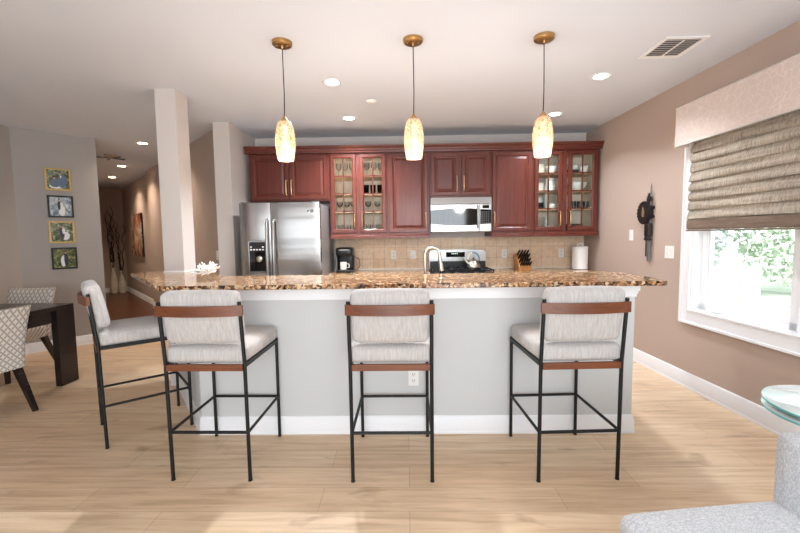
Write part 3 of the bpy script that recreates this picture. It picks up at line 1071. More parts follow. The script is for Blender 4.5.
def base_cab(name, label, x0, x1, yf, yb, nd, facing=-1):
    """base cabinet; door fronts at yf"""
    t = thing(name, label, 'cabinet', (x0, yf, 0), PI if facing > 0 else 0)
    if facing > 0: t.location = (x1, yf, 0)
    W = x1 - x0
    D = abs(yb - yf)
    MB().box(0, 0.02, 0.1, W, D, CT - 0.032).box(0.0, 0.08, 0, W, D, 0.1).build('body', M['cherry'], t)
    for k in range(nd):
        a, c = W * k / nd + 0.01, W * (k + 1) / nd - 0.01
        b = MB()
        panel_door(b, a, 0.12, c, 0.69, 0)
        d = b.build('door', M['cherry'], t)
        bar_pull(d, c - 0.03 if k % 2 == 0 else a + 0.03, 0.46, 0.64, 0)
        b = MB()
        panel_door(b, a, 0.71, c, 0.865, 0, st=0.03)
        d = b.build('drawer', M['cherry'], t)
        bar_pull(d, 0.79, (a + c) / 2 - 0.09, (a + c) / 2 + 0.09, 0, True)
    return t


base_cab('base_cabinet', 'cherry base cabinet under the back counter left of the range', -0.965, 0.29, 4.80, BACK - 0.003, 3)
base_cab('base_cabinet', 'cherry base cabinet under the back counter right of the range', 1.062, 2.375, 4.80, BACK - 0.003, 3)
for x0, x1, lab in ((-0.968, 0.293, 'brown granite counter between fridge and range'), (1.059, 2.385, 'brown granite counter between range and window wall')):
    t = tag(MB().box(x0, 4.765, CT - 0.031, x1, BACK - 0.002, CT).build('countertop', M['granite'], bevel=0.004), lab, 'countertop', 'back counters')
MB
bs = MB().box(-0.968, BACK - 0.0115, CT + 0.001, 2.385, BACK - 0.0005, Z0 - 0.013).build('backsplash', M['tile'])
tag(bs, 'tan square-tiled backsplash between the counter and the wall cabinets', 'backsplash')
struct(MB().box(-0.968, BACK - 0.02, CT + 0.001, 0.292, BACK - 0.012, CT + 0.018).box(1.06, BACK - 0.02, CT + 0.001, 2.38, BACK - 0.012, CT + 0.018).build('trim_2', M['cream']))

# bar top wrapping the column
bar = [(1.63, 2.545), (1.655, 2.555), (1.662, 2.58), (1.70, 3.20), (-1.50, 3.20), (-1.98, 3.84), (-2.02, 3.98), (-2.30, 3.98), (-2.51, 3.60), (-2.505, 3.57), (-1.66, 2.585), (-1.60, 2.545)]
tag(MB().prism(bar[::-1] if False else bar, CT + 0.121, 1.067).build('bar_countertop', M['granite'], bevel=0.006), 'long polished brown granite bar top with angled left end wrapping the column', 'countertop')
base_cab('sink_cabinet', 'cherry sink base cabinet on the kitchen side of the bar', -1.25, 1.50, 3.47, 2.842, 4, 1)
tag(MB().box(-1.30, 2.843, CT - 0.031, 1.53, 3.50, CT).build('sink_counter', M['granite'], bevel=0.004), 'lower granite sink counter behind the raised bar', 'countertop')

# faucet
t = thing('faucet', 'tall brushed nickel gooseneck faucet rising behind the bar top', 'faucet', (0.155, 3.42, CT + 0.0005), 0.0)
MB().lathe([(0.028, 0), (0.026, 0.012), (0.019, 0.03), (0.016, 0.06), (0.0, 0.06)]).build('base', M['nickel'], t, smooth=True)
R = 0.062
pts = [(0, 0, 0.05), (0, 0, 0.16), (0, 0, 0.295)] + [(R - R * math.cos(a), 0, 0.295 + R * math.sin(a)) for a in [PI * k / 10 for k in range(1, 10)]] + [(2 * R, 0, 0.285), (2 * R + 0.004, 0, 0.26)]
MB().tube(pts, 0.0125, 12).build('spout', M['nickel'], t, smooth=True)
MB().cyl((2 * R + 0.003, 0, 0.265), (2 * R + 0.017, 0, 0.155), 0.015, 0.0215, 16).build('spray_head', M['nickel'], t, smooth=True)
MB().tube([(0, -0.012, 0.075), (0, -0.04, 0.085), (0.02, -0.075, 0.105)], 0.006).build('lever', M['nickel'], t, smooth=True)

# ---------------------------------------------------------------- range
RX0, RX1, RF = 0.297, 1.055, 4.74
t = thing('range', 'stainless gas range with black cast grates and raised back panel', 'range', (RX0, RF, 0))
W = RX1 - RX0
MB().box(0.002, 0.03, 0.0, W - 0.002, 0.66, 0.90).build('body', M['steel2'], t, bevel=0.003)
d = MB().box(0.004, -0.01, 0.22, W - 0.004, 0.028, 0.78).build('oven_door', M['steel2'], t, bevel=0.004)
MB().box(0.1, -0.012, 0.34, W - 0.1, -0.009, 0.62).build('oven_window', M['blackg'], d)
MB().tube([(0.06, -0.01, 0.73), (0.06, -0.05, 0.73), (W - 0.06, -0.05, 0.73), (W - 0.06, -0.01, 0.73)], 0.012).build('handle', M['steel2'], d, smooth=True)
MB().box(0.004, -0.005, 0.03, W - 0.004, 0.028, 0.205).build('drawer', M['steel2'], t, bevel=0.003)
MB().box(0.0, -0.02, 0.79, W, 0.03, 0.9).build('control_fascia', M['steel2'], t, bevel=0.004)
for k in range(5):
    xx = 0.09 + k * (W - 0.18) / 4
    MB().cyl((xx, -0.02, 0.845), (xx, -0.05, 0.845), 0.022, 0.018).build('burner_knob', M['blackp'], t, smooth=True)
MB().box(0.0, 0.0, 0.9005, W, 0.585, 0.922).build('cooktop', M['blackp'], t, bevel=0.003)
for k in range(3):
    b = MB()
    xa, xb = 0.015 + k * 0.245, 0.015 + k * 0.245 + 0.238
    for yy in (0.03, 0.29, 0.555): b.box(xa, yy, 0.944, xb, yy + 0.014, 0.958)
    for xx in (xa, (xa + xb) / 2 - 0.007, xb - 0.014): b.box(xx, 0.03, 0.944, xx + 0.014, 0.569, 0.958)
    for xx in (xa, xb - 0.014):
        for yy in (0.03, 0.555): b.box(xx, yy, 0.9225, xx + 0.014, yy + 0.014, 0.944)
    b.build('grate', M['black'], t)
for xx, yy in ((0.135, 0.16), (0.135, 0.43), (0.62, 0.16), (0.62, 0.43), (0.378, 0.3)):
    MB().lathe([(0.045, 0.9225), (0.045, 0.932), (0.03, 0.938), (0, 0.938)], (xx, yy, 0)).build('burner', M['black'], t, smooth=True)
b = MB()
g = [(0.0, 0.9)] + [(W, 0.9)] + [(W, 1.12)] + [(W - 0.004, 1.145), (W - 0.018, 1.165), (W - 0.05, 1.175)] + arc(W - 0.08, 0.08, 1.177, 0.008) + [(0.05, 1.175), (0.018, 1.165), (0.004, 1.145), (0.0, 1.12)]
b.prism_xz(g, 0.60, 0.665)
bp = b.build('back_panel', M['steel2'], t)
MB().box(0.01, 0.588, 0.922, W - 0.01, 0.5995, 1.03).build('back_grille', M['blackp'], bp)
MB().box(0.225, 0.596, 1.083, 0.475, 0.5995, 1.15).build('clock_panel', M['blackg'], bp)
b = MB()
for k in range(4): b.box(0.30 + k * 0.022, 0.5945, 1.122, 0.312 + k * 0.022, 0.5955, 1.138)
b.build('clock_digits', M['led'], bp)
# kettle on the right burner
t = thing('kettle', 'steel cone-shaped kettle with blue and cream arched handle on the range', 'kettle', (0.845, RF + 0.34, 0.9585))
MB().lathe([(0.082, 0), (0.086, 0.012), (0.078, 0.04), (0.052, 0.085), (0.03, 0.104), (0, 0.108)]).build('body', M['nickel'], t, smooth=True)
MB().lathe([(0.01, 0.105), (0.008, 0.115), (0.013, 0.125), (0, 0.132)]).build('lid_knob', M['blackp'], t, smooth=True)
MB().tube([(-0.06, 0, 0.05), (-0.095, 0, 0.085), (-0.125, 0, 0.13)], [0.022, 0.016, 0.011], 12).build('spout', M['nickel'], t, smooth=True)
hp = [(0.072 * math.cos(a), 0.0, 0.105 + 0.088 * math.sin(a)) for a in [PI * k / 14 for k in range(15)]]
MB().tube(hp[:9], 0.0105, 10).build('handle', M['teal'], t, smooth=True)
MB().tube(hp[8:], 0.0105, 10).build('handle', M['bone'], t, smooth=True)
MB().tube([(0.072, 0, 0.105), (0.074, 0, 0.06), (0.08, 0, 0.03)], 0.005).tube([(-0.072, 0, 0.105), (-0.074, 0, 0.06), (-0.08, 0, 0.03)], 0.005).build('handle_bracket', M['blackp'], t, smooth=True)

# ---------------------------------------------------------------- things on the back counter
t = thing('coffee_maker', 'black single-cup coffee maker on the counter beside the fridge', 'coffee maker', (-0.80, 5.19, CT + 0.0006))
MB().cushion(-0.105, -0.13, 0, 0.105, 0.12, 0.035, 0.012, 0).build('base', M['blackp'], t, smooth=True)
MB().cushion(-0.105, 0.0, 0.03, 0.105, 0.12, 0.30, 0.02, 0.004).build('tower', M['blackp'], t, smooth=True)
MB().cushion(-0.108, -0.125, 0.205, 0.108, 0.12, 0.318, 0.03, 0.006).build('brew_head', M['blackp'], t, smooth=True)
MB().tube([(-0.06, -0.13, 0.285), (-0.05, -0.142, 0.29), (0.05, -0.142, 0.29), (0.06, -0.13, 0.285)], 0.007).build('lid_handle', M['nickel'], t, smooth=True)
MB().box(-0.104, -0.1225, 0.03, -0.094, -0.005, 0.21).build('side_trim', M['greyiron'], t, bevel=0.003)
b = MB()
b.tube([(0.10, 0.05, 0.20), (0.17, 0.05, 0.17), (0.185, 0.05, 0.08), (0.14, 0.06, 0.02), (0.108, 0.07, 0.02)], 0.004)
b.build('power_cord', M['blackp'], t, smooth=True)
t = thing('coffee_mug', 'white mug standing on the black coffee maker', 'mug', (-0.815, 5.115, CT + 0.0363))
MB().lathe([(0.04, 0), (0.043, 0.006), (0.045, 0.098), (0.041, 0.098), (0.038, 0.01), (0, 0.008)]).build('body', M['ceramic'], t, smooth=True)
MB().tube([(0.043, 0, 0.078), (0.072, 0, 0.07), (0.074, 0, 0.035), (0.043, 0, 0.022)], 0.006).build('handle', M['ceramic'], t, smooth=True)

t = thing('knife_block', 'slanted wooden block holding black-handled knives on the counter', 'knife block', (1.50, 5.2, CT + 0.0006), 0.15)
MB().prism_yz([(-0.085, 0.0), (0.085, 0.0), (0.085, 0.19), (0.05, 0.21), (-0.085, 0.04)], -0.085, 0.085).build('block', M['blockwood'], t, bevel=0.004)
nrm = Vector((0, -0.783, 0.622))
kn = None
for r_, (yy, zz) in enumerate(((0.036, 0.1924), (0.001, 0.1483), (-0.034, 0.1042), (-0.067, 0.0627))):
    for c_ in range(5 if r_ else 4):
        xx = -0.06 + c_ * (0.03 if r_ else 0.04)
        p = Vector((xx, yy, zz))
        q = p + nrm * (0.10 if r_ < 2 else 0.075)
        b = MB()
        p = p + nrm * 0.003
        b.tube([p, p + nrm * 0.02, p + nrm * 0.05, q], [0.010, 0.0105, 0.0125, 0.0105], 8)
        tp = t.matrix_basis.copy()
        o = b.build('knife', M['blackp'], None, smooth=True, loc=t.location, rz=0.15)
        rr = ['back', 'second', 'third', 'front'][r_]
        tag(o, f'black knife handle, {ORD[c_] if c_ < (4 if r_ else 3) else "rightmost"} in {rr} row of the knife block', 'knife', 'knives in the block')

t = thing('canister', 'tall white lidded ceramic canister on the counter in the corner', 'canister', (2.235, 5.2, CT + 0.0006))
MB().lathe([(0.088, 0), (0.095, 0.006), (0.096, 0.262), (0.092, 0.268), (0, 0.268)], n=36).build('jar', M['ceramic'], t, smooth=True)
MB().lathe([(0.098, 0.2685), (0.099, 0.286), (0.085, 0.297), (0, 0.302)], n=36).build('lid', M['ceramic'], t, smooth=True)
MB().tube([(-0.036, 0, 0.298), (-0.034, 0, 0.318), (-0.015, 0, 0.332), (0.015, 0, 0.332), (0.034, 0, 0.318), (0.036, 0, 0.298)], 0.008, 10).build('lid_handle', M['ceramic'], t, smooth=True)


def wall_plate(name, label, cat, loc, rz, w=0.072, h=0.116, kind='outlet', n=1, group=None):
    """plate facing local -y"""
    t = thing(name, label, cat, loc, rz, group)
    MB().box(-w / 2, -0.006, -h / 2, w / 2, -0.0004, h / 2).build('plate', M['plastic'], t, bevel=0.002)
    for k in range(n):
        xc = (k - (n - 1) / 2) * 0.046
        if kind == 'outlet':
            for zc in (-0.022, 0.022):
                s_ = MB().box(xc - 0.016, -0.008, zc - 0.014, xc + 0.016, -0.006, zc + 0.014).build('socket', M['ceramic'], t, bevel=0.002)
                MB().box(xc - 0.008, -0.0085, zc - 0.003, xc - 0.005, -0.0078, zc + 0.008).box(xc + 0.005, -0.0085, zc - 0.003, xc + 0.008, -0.0078, zc + 0.008).box(xc - 0.002, -0.0085, zc - 0.010, xc + 0.002, -0.0078, zc - 0.006).build('slots', M['darkslot'], s_)
        else:
            MB().prism_yz([(-0.006, -0.033), (-0.007, -0.033), (-0.0115, 0.0), (-0.0085, 0.033), (-0.006, 0.033)], xc - 0.016, xc + 0.016).build('rocker', M['ceramic'], t)
    return t


for x, lab, kd in ((-0.955, 'white wall outlet on the tile half hidden behind the coffee maker', 'outlet'), (-0.178, 'white wall outlet on the backsplash between the coffee maker and the faucet', 'outlet'), (0.083, 'white rocker switch on the backsplash just left of the faucet', 'switch'),
                   (1.32, 'white wall outlet on the backsplash between the range and the knife block', 'outlet'), (2.085, 'white wall outlet on the backsplash left of the canister', 'outlet')):
    wall_plate('wall_' + kd, lab, kd, (x, BACK - 0.012, 1.118), 0, kind=kd)
wall_plate('wall_outlet', 'white outlet low on the island panel behind the middle stool', 'outlet', (0.037, 2.70, 0.397), 0)
wall_plate('wall_switch', 'small white switch on the window wall left of the carved wall hanging', 'switch', RW(4.38, 0, 1.35), SK - PI / 2, kind='switch', n=1)
wall_plate('wall_switch', 'wide white double switch plate between the wall hanging and the window', 'switch', RW(3.78, 0, 1.19), SK - PI / 2, w=0.118, kind='switch', n=2)
hp0 = S0 - N * 0.07 + A * 0.16
wall_plate('wall_switch', 'white switch on the angled wall just left of the wall stub by the fridge', 'switch', (hp0.x, hp0.y, 1.16), math.atan2(A.y, A.x) + PI, kind='switch')

# coral on the bar top
t = tag(MB().build('white_coral', M['coral']), 'spiky white branching coral ornament on the bar top beside the column', 'ornament') if False else None
b = MB()
rnd = random.Random(3)
b.lathe([(0.0, 0.025), (0.016, 0.03), (0.024, 0.045), (0.016, 0.06), (0, 0.066)], n=12)
for k in range(24):
    th = rnd.uniform(0, 2 * PI)
    ph = rnd.uniform(-0.18, 1.35)
    ln = rnd.uniform(0.075, 0.115)
    c0 = Vector((0, 0, 0.045))
    dr_ = Vector((math.cos(th) * math.cos(ph), math.sin(th) * math.cos(ph), math.sin(ph) * 0.75))
    e = c0 + dr_ * ln
    e.z = max(e.z, 0.007)
    b.tube([c0, c0 + dr_ * ln * 0.5, e], [0.010, 0.0075, 0.004], 7)
    for q in range(2):
        side = Vector((rnd.uniform(-1, 1), rnd.uniform(-1, 1), rnd.uniform(-0.3, 1))).normalized()
        m_ = c0 + dr_ * ln * rnd.uniform(0.55, 0.8)
        f_ = m_ + (side * 0.9 + dr_).normalized() * 0.036
        f_.z = max(f_.z, 0.006)
        b.tube([m_, f_], [0.0065, 0.0035], 6)
tag(b.build('coral_ornament', M['coral'], loc=(-1.54, 3.05, 1.0675), smooth=60), 'spiky white branching coral ornament on the bar top beside the column', 'ornament')

# ================================================================ BAR STOOLS


def make_stool(label):
    t = thing('bar_stool', label, 'bar stool', (0, 0, 0), 0, 'cream bar stools')
    hw, yr, yfr = 0.222, -0.262, 0.245
    for sx in (-1, 1):
        x = sx * hw
        b = MB().tube([(x, yr, 0.004), (x, yr - 0.01, 0.68), (x, yr - 0.046, 1.03)], 0.0105, 10).lathe([(0.012, 0), (0.012, 0.006), (0, 0.006)], (x, yr, 0), 12)
        b.build('leg', M['black'], t, smooth=True)
        b = MB().tube([(x, yfr, 0.004), (x, yfr, 0.69)], 0.0105, 10).lathe([(0.012, 0), (0.012, 0.006), (0, 0.006)], (x, yfr, 0), 12)
        b.build('leg', M['black'], t, smooth=True)
    zs_ = 0.284
    MB().cyl((-hw, yr - 0.004, zs_), (hw, yr - 0.004, zs_), 0.009, n=10).build('stretcher', M['black'], t, smooth=True)
    MB().cyl((-hw, yfr, zs_), (hw, yfr, zs_), 0.009, n=10).build('stretcher', M['black'], t, smooth=True)
    for sx in (-1, 1):
        MB().cyl((sx * hw, yr - 0.004, zs_), (sx * hw, yfr, zs_), 0.009, n=10).build('stretcher', M['black'], t, smooth=True)
    b = MB()
    for sx in (-1, 1): b.box(sx * hw - 0.009, yr, 0.66, sx * hw + 0.009, yfr, 0.684)
    b.box(-hw, yfr - 0.009, 0.66, hw, yfr + 0.009, 0.684)
    b.build('seat_frame', M['black'], t)
    MB().box(-hw + 0.008, yr - 0.022, 0.640, hw - 0.008, yr + 0.0, 0.676).build('seat_rail', M['walnut'], t, bevel=0.003)
    MB().cushion(-0.226, yr - 0.006, 0.677, 0.226, yfr + 0.016, 0.775, 0.028, 0.012, 10).build('seat', M['slub'], t, smooth=80)
    # backrest cushion, leaning back
    T = Matrix.Translation((0, yr + 0.012, 0.815)) @ Matrix.Rotation(math.radians(11), 4, 'X')
    MB().cushion(-0.209, -0.034, -0.02, 0.209, 0.056, 0.272, 0.03, 0.008, 10, T).build('backrest', M['slub'], t, smooth=80)
    # bowed walnut rail behind the posts
    n = 16
    outer, inner = [], []
    for i in range(n + 1):
        u = -1 + 2 * i / n
        x = u * 0.238
        y = yr - 0.046 - 0.036 * (1 - u * u)
        outer.append((x, y - 0.011))
        inner.append((x, y + 0.009))
    MB().prism(outer + inner[::-1], 0.955, 1.012).build('top_rail', M['walnut'], t, smooth=30)
    return t


st = make_stool('cream upholstered bar stool with black steel legs, middle one before the island')
st.location = (-0.094, 2.405, 0)
st.rotation_euler[2] = 0.0
copy_tree(st, (-1.12, 2.42, 0), -0.012, 'cream bar stool at the left end of the island front, back to viewer')
copy_tree(st, (0.928, 2.413, 0), 0.045, 'cream upholstered bar stool at the right end of the island, nearest the window')
copy_tree(st, (-1.935, 2.845, 0), math.atan2(0.655, 0.755) - PI / 2, 'cream bar stool seen side-on by the dining table, facing the bar end')

# ================================================================ PENDANTS AND DOWNLIGHTS


def make_pendant(label):
    t = thing('pendant_light', label, 'pendant light', (0, 0, CEIL), 0, 'pendants above the bar')
    MB().lathe([(0, -0.026), (0.058, -0.026), (0.066, -0.02), (0.068, -0.0005), (0, -0.0005)], n=36).build('canopy', M['bronze'], t, smooth=True)
    b = MB()
    for sx in (-1, 1): b.lathe([(0, -0.034), (0.006, -0.032), (0.007, -0.026), (0, -0.0255)], (sx * 0.038, 0, 0), 12)
    b.lathe([(0.006, -0.045), (0.011, -0.03), (0.011, -0.026), (0, -0.0255)], n=14)
    b.build('canopy_screw', M['bronze'], t, smooth=True)
    MB().tube([(0, 0, -0.04), (0.002, 0, -0.2), (0.0035, 0, -0.35), (0.0, 0, -0.50)], 0.0035, 8).build('cord', M['blackp'], t, smooth=True)
    MB().lathe([(0, -0.56), (0.026, -0.555), (0.028, -0.525), (0.012, -0.505), (0.008, -0.495), (0, -0.495)], n=24).build('socket_cap', M['bronze'], t, smooth=True)
    pr = [(0.052, -0.796), (0.056, -0.785), (0.066, -0.72), (0.0685, -0.68), (0.067, -0.63), (0.058, -0.575), (0.044, -0.535), (0.03, -0.528)]
    inn = [(r - 0.004, z) for r, z in pr]
    b = MB().lathe(pr + inn[::-1] + [pr[0]], n=40)
    # open ring, no caps
    b.f = [f for f in b.f if len(f) == 4]
    b.m = b.m[:len(b.f)]
    b.build('shade', M['lit'], t, smooth=60)
    MB().lathe([(0, -0.745), (0.018, -0.74), (0.03, -0.71), (0.026, -0.68), (0.014, -0.65), (0.013, -0.56), (0, -0.56)], n=20).build('bulb', M['bulb'], t, smooth=True)
    lp = bpy.data.lights.new('pendant_lamp', 'POINT')
    lp.energy = 7
    lp.color = (1.0, 0.95, 0.91)
    lp.shadow_soft_size = 0.1
    lo = bpy.data.objects.new('pendant_lamp', lp)
    C.objects.link(lo)
    lo.parent = t
    lo.location = (0, 0, -0.84)
    return t


M['bulb'] = emit('bulb_glow', (255, 246, 230), 5)
pp = make_pendant('left pendant of the three over the bar, crackle-glass shade, nearest the column')
pp.location = (-0.834, 2.82, CEIL)
copy_tree(pp, (0.058, 2.82, CEIL), label='middle pendant of the three over the bar, lit crackle-glass shade')
copy_tree(pp, (0.942, 2.82, CEIL), label='right pendant of the three over the bar, lit crackle-glass shade near the window')


def make_can(label, col, m, e):
    t = thing('recessed_light', label, 'ceiling light', (0, 0, CEIL), 0, 'recessed ceiling lights')
    b = MB().lathe([(0.058, -0.004), (0.078, -0.006), (0.082, -0.003), (0.082, -0.0005), (0.058, -0.0005), (0.058, -0.004)], n=36)
    b.f = [f for f in b.f if len(f) == 4]
    b.m = b.m[:len(b.f)]
    b.build('trim_ring', M['white'], t, smooth=60)
    MB().lathe([(0, -0.0035), (0.058, -0.0035), (0.058, -0.0005), (0, -0.0005)], n=32).build('lens', m, t, smooth=True)
    lp = bpy.data.lights.new('downlight_lamp', 'AREA')
    lp.shape = 'DISK'
    lp.size = 0.11
    lp.energy = e
    lp.color = col
    lp.spread = math.radians(125)
    lo = bpy.data.objects.new('downlight_lamp', lp)
    C.objects.link(lo)
    lo.parent = t
    lo.location = (0, 0, -0.012)
    return t


cn = make_can('x', (0.84, 0.92, 1.0), M['can'], 17)
cans = [((-0.627, 3.545), 'recessed ceiling light between left and middle pendants, nearer of the two'),
        ((-0.632, 4.595), 'recessed ceiling light between left and middle pendants, farther of the two'),
        ((1.662, 3.53), 'round recessed ceiling light between the right pendant and the ceiling vent'),
        ((1.66, 4.575), 'recessed ceiling light before the dish cabinet, half behind the right pendant')]
for i, ((x, y), lab) in enumerate(cans):
    if i == 0:
        cn.location = (x, y, CEIL)
        cn['label'] = lab
    else:
        c_ = copy_tree(cn, (x, y, CEIL), label=lab)
        if x > 1:      # the two by the window wall are dimmed
            for q in c_.children:
                if q.type == 'LIGHT':
                    q.data = q.data.copy()
                    q.data.energy = 6.5
hc = make_can('x', (1.0, 0.82, 0.64), M['warmcan'], 6)
for i, ((x, y), lab) in enumerate([((-3.64, 5.59), 'recessed ceiling light at the near end of the hallway, closest to the column'), ((-5.14, 7.27), 'middle recessed ceiling light in the hallway'), ((-6.24, 8.51), 'farthest recessed ceiling light in the hallway')]):
    if i == 0:
        hc.location = (x, y, CEIL)
        hc['label'] = lab
    else: copy_tree(hc, (x, y, CEIL), label=lab)

tag(MB().lathe([(0, -0.018), (0.04, -0.016), (0.052, -0.006), (0.054, -0.0005), (0, -0.0005)]).build('smoke_detector', M['plastic'], smooth=True, loc=(-0.335, 4.045, CEIL)), 'small flat grey-white ceiling disc between the left and middle pendants', 'smoke detector')
# hallway ceiling fixture with arms
t = thing('ceiling_fixture', 'small ceiling fixture with short arms at the mouth of the hallway', 'ceiling light', (-4.62, 6.3, CEIL))
MB().lathe([(0, -0.05), (0.06, -0.045), (0.085, -0.02), (0.09, -0.0005), (0, -0.0005)]).build('canopy', M['nickel'], t, smooth=True)
for k, a in enumerate((-0.25, 0.9, 2.4, 3.9)):
    MB().tube([(0, 0, -0.045), (0.1 * math.cos(a), 0.1 * math.sin(a), -0.055), (0.19 * math.cos(a), 0.19 * math.sin(a), -0.05)], [0.008, 0.009, 0.013], 8).build('arm', M['greyiron'], t, smooth=True)

# ceiling vent
t = thing('ceiling_vent', 'white rectangular air vent with dark slots in the ceiling', 'vent', (1.925, 3.02, CEIL))
b = MB()
b.box(-0.15, -0.165, -0.009, 0.15, -0.135, -0.0005).box(-0.15, 0.135, -0.009, 0.15, 0.165, -0.0005).box(-0.15, -0.135, -0.009, -0.12, 0.135, -0.0005).box(0.12, -0.135, -0.009, 0.15, 0.135, -0.0005)
b.build('frame', M['white'], t, bevel=0.002)
MB().box(-0.12, -0.135, -0.0025, 0.12, 0.135, -0.0006).build('duct', mat('grey_duct', (96, 94, 92), 0.7), t)
for k in range(9):
    yy = -0.12 + k * 0.03
    MB().prism_yz([(yy - 0.010, -0.010), (yy - 0.004, -0.010), (yy + 0.012, -0.003), (yy + 0.006, -0.003)], -0.119, 0.119).build('slat', M['white'], t)
MB().box(-0.006, -0.13, -0.0125, 0.006, 0.13, -0.0101).build('cross_bar', M['white'], t)

# ================================================================ WINDOW TREATMENT
vy0, vy1, vz0, vz1 = 1.55, 3.58, 2.105, 2.432
t = thing('valance', 'blush patterned fabric-covered valance box above the window', 'valance', RW(vy0, 0, vz0), SK)
ln = vy1 - vy0
MB().box(-0.135, 0, 0, -0.115, ln, vz1 - vz0).build('front_board', M['valance'], t, bevel=0.004)
MB().box(-0.115, 0, 0, -0.023, 0.018, vz1 - vz0).box(-0.115, ln - 0.018, 0, -0.023, ln, vz1 - vz0).box(-0.115, 0.018, vz1 - vz0 - 0.018, -0.001, ln - 0.018, vz1 - vz0).build('returns', M['valance'], t)
MB().tube([(-0.136, 0, vz1 - vz0), (-0.136, ln, vz1 - vz0)], 0.005).tube([(-0.136, 0, 0.0), (-0.136, ln, 0.0)], 0.005).build('welt_cord', M['slub'], t, smooth=True)
sy0, sy1, sz0, sz1 = 1.66, 3.465, 1.395, 2.38
t = thing('roman_shade', 'woven grey-brown roman shade half raised in soft folds over the window', 'roman shade', RW(sy0, 0, sz0), SK)
prof = []
zz = sz1 - sz0
prof.append((-0.05, zz))
nf = 9
folds_top = 0.80
fh = (folds_top - 0.085) / nf
prof.append((-0.05, folds_top))
for k in range(nf):
    za = folds_top - k * fh
    for u in (0.12, 0.4, 0.65, 0.85, 0.97): prof.append((-0.046 - 0.028 * math.sin(u * PI * 0.62) - 0.002 * k, za - u * fh))
    prof.append((-0.052 - 0.0015 * k, za - fh - 0.002))
prof += [(-0.08, 0.078)]
n = 44
vs, fs = [], []
rr = random.Random(5)
for i in range(n + 1):
    y = (sy1 - sy0) * i / n
    for j, (x, z) in enumerate(prof):
        wv = 0.004 * math.sin(y * 9 + j * 1.3) * (0 < j < len(prof) - 1)
        vs.append((x + wv, y, z + 0.004 * math.sin(y * 3.1 + j)))
k = len(prof)
for i in range(n):
    for j in range(k - 1): fs.append((i * k + j, (i + 1) * k + j, (i + 1) * k + j + 1, i * k + j + 1))
b = MB().add(vs, fs)
sh = b.build('folds', M['shade'], t, smooth=70)
so = sh.modifiers.new('thick', 'SOLIDIFY')
so.thickness = 0.003
b = MB()
b.prism([(-0.095, 0), (-0.06, 0), (-0.06, sy1 - sy0), (-0.095, sy1 - sy0)], 0.0, 0.082)
M['hem'] = m_wood('brown_shade_hem', (104, 86, 72), (134, 114, 98), (60, 6, 60), 0.85)
b.build('hem_band', M['hem'], t, bevel=0.012)
MB().tube([(-0.088, 0, -0.008), (-0.088, sy1 - sy0, -0.008)], 0.006).build('trim_cord', M['hem'], t, smooth=True)
MB().box(-0.05, 0.0, 0.95, -0.024, sy1 - sy0, zz).build('head_rail', M['white'], t)

# carved wall hanging on the window wall  (local -y faces the room)
t = thing('wall_hanging', 'dark carved wall hanging with round drum, staff and dangling rods', 'wall hanging', RW(4.04, 0, 1.085), SK - PI / 2)
t.scale = (0.78, 0.8, 0.93)
MB().cyl((0.0, -0.03, 0.03), (0.0, -0.03, 0.80), 0.013, 0.010, 10).build('staff', M['greyiron'], t, smooth=True)
MB().lathe([(0.0, 0), (0.006, 0.0), (0.0, 0.045)], (0, -0.03, 0.80), 10).build('finial', M['darkwood'], t, smooth=True)
MB().prism_xz([(-0.06, 0.665), (-0.015, 0.60), (0.02, 0.665), (-0.015, 0.735)], -0.055, -0.018).build('diamond_charm', M['darkwood'], t, bevel=0.006)
T = Matrix.Translation((-0.09, -0.012, 0.525)) @ Matrix.Rotation(PI / 2, 4, 'X')
dm = MB().lathe([(0.112, 0), (0.125, 0.02), (0.125, 0.055), (0.11, 0.06), (0.0, 0.055)], n=36, T=T).build('drum', M['darkwood'], t, smooth=True)
MB().prism_xz([(-0.105, 0.48), (-0.072, 0.48), (-0.066, 0.53), (-0.078, 0.575), (-0.09, 0.595), (-0.1, 0.57), (-0.113, 0.53)], -0.082, -0.06).build('carved_figure', M['rawhide'], dm, bevel=0.006)
b = MB()
for k in range(18):
    a = 2 * PI * k / 18
    b.lathe([(0, 0), (0.009, 0.002), (0.006, 0.010), (0, 0.012)], n=8, T=Matrix.Translation((-0.09 + 0.112 * math.cos(a), -0.07, 0.525 + 0.112 * math.sin(a))) @ Matrix.Rotation(PI / 2, 4, 'X'))
b.build('drum_studs', M['blackp'], dm)
for zz in (0.57, 0.475):
    MB().cyl((0.005, -0.03, zz), (0.06, -0.03, zz + 0.005), 0.014, 0.017, 10).build('peg', M['blackp'], t, smooth=True)
MB().cushion(-0.065, -0.07, 0.27, 0.03, -0.012, 0.41, 0.014, 0.004).build('carved_block', M['darkwood'], t, smooth=True)
b = MB()
for k in range(7):
    a = k / 6
    b.lathe([(0, 0), (0.017, 0.008), (0.02, 0.018), (0.012, 0.032), (0, 0.036)], (-0.065 + 0.09 * a, -0.045, 0.225 + 0.02 * (k % 2)), 10)
b.build('bead_row', M['darkwood'], t, smooth=True)
for xx, z0_, mm in ((-0.06, 0.05, 'darkwood'), (-0.022, 0.0, 'greyiron'), (0.012, 0.0, 'greyiron')):
    MB().cyl((xx, -0.035, z0_ + 0.004), (xx, -0.035, 0.29), 0.010, 0.009, 8).build('dangling_rod', M[mm], t, smooth=True)

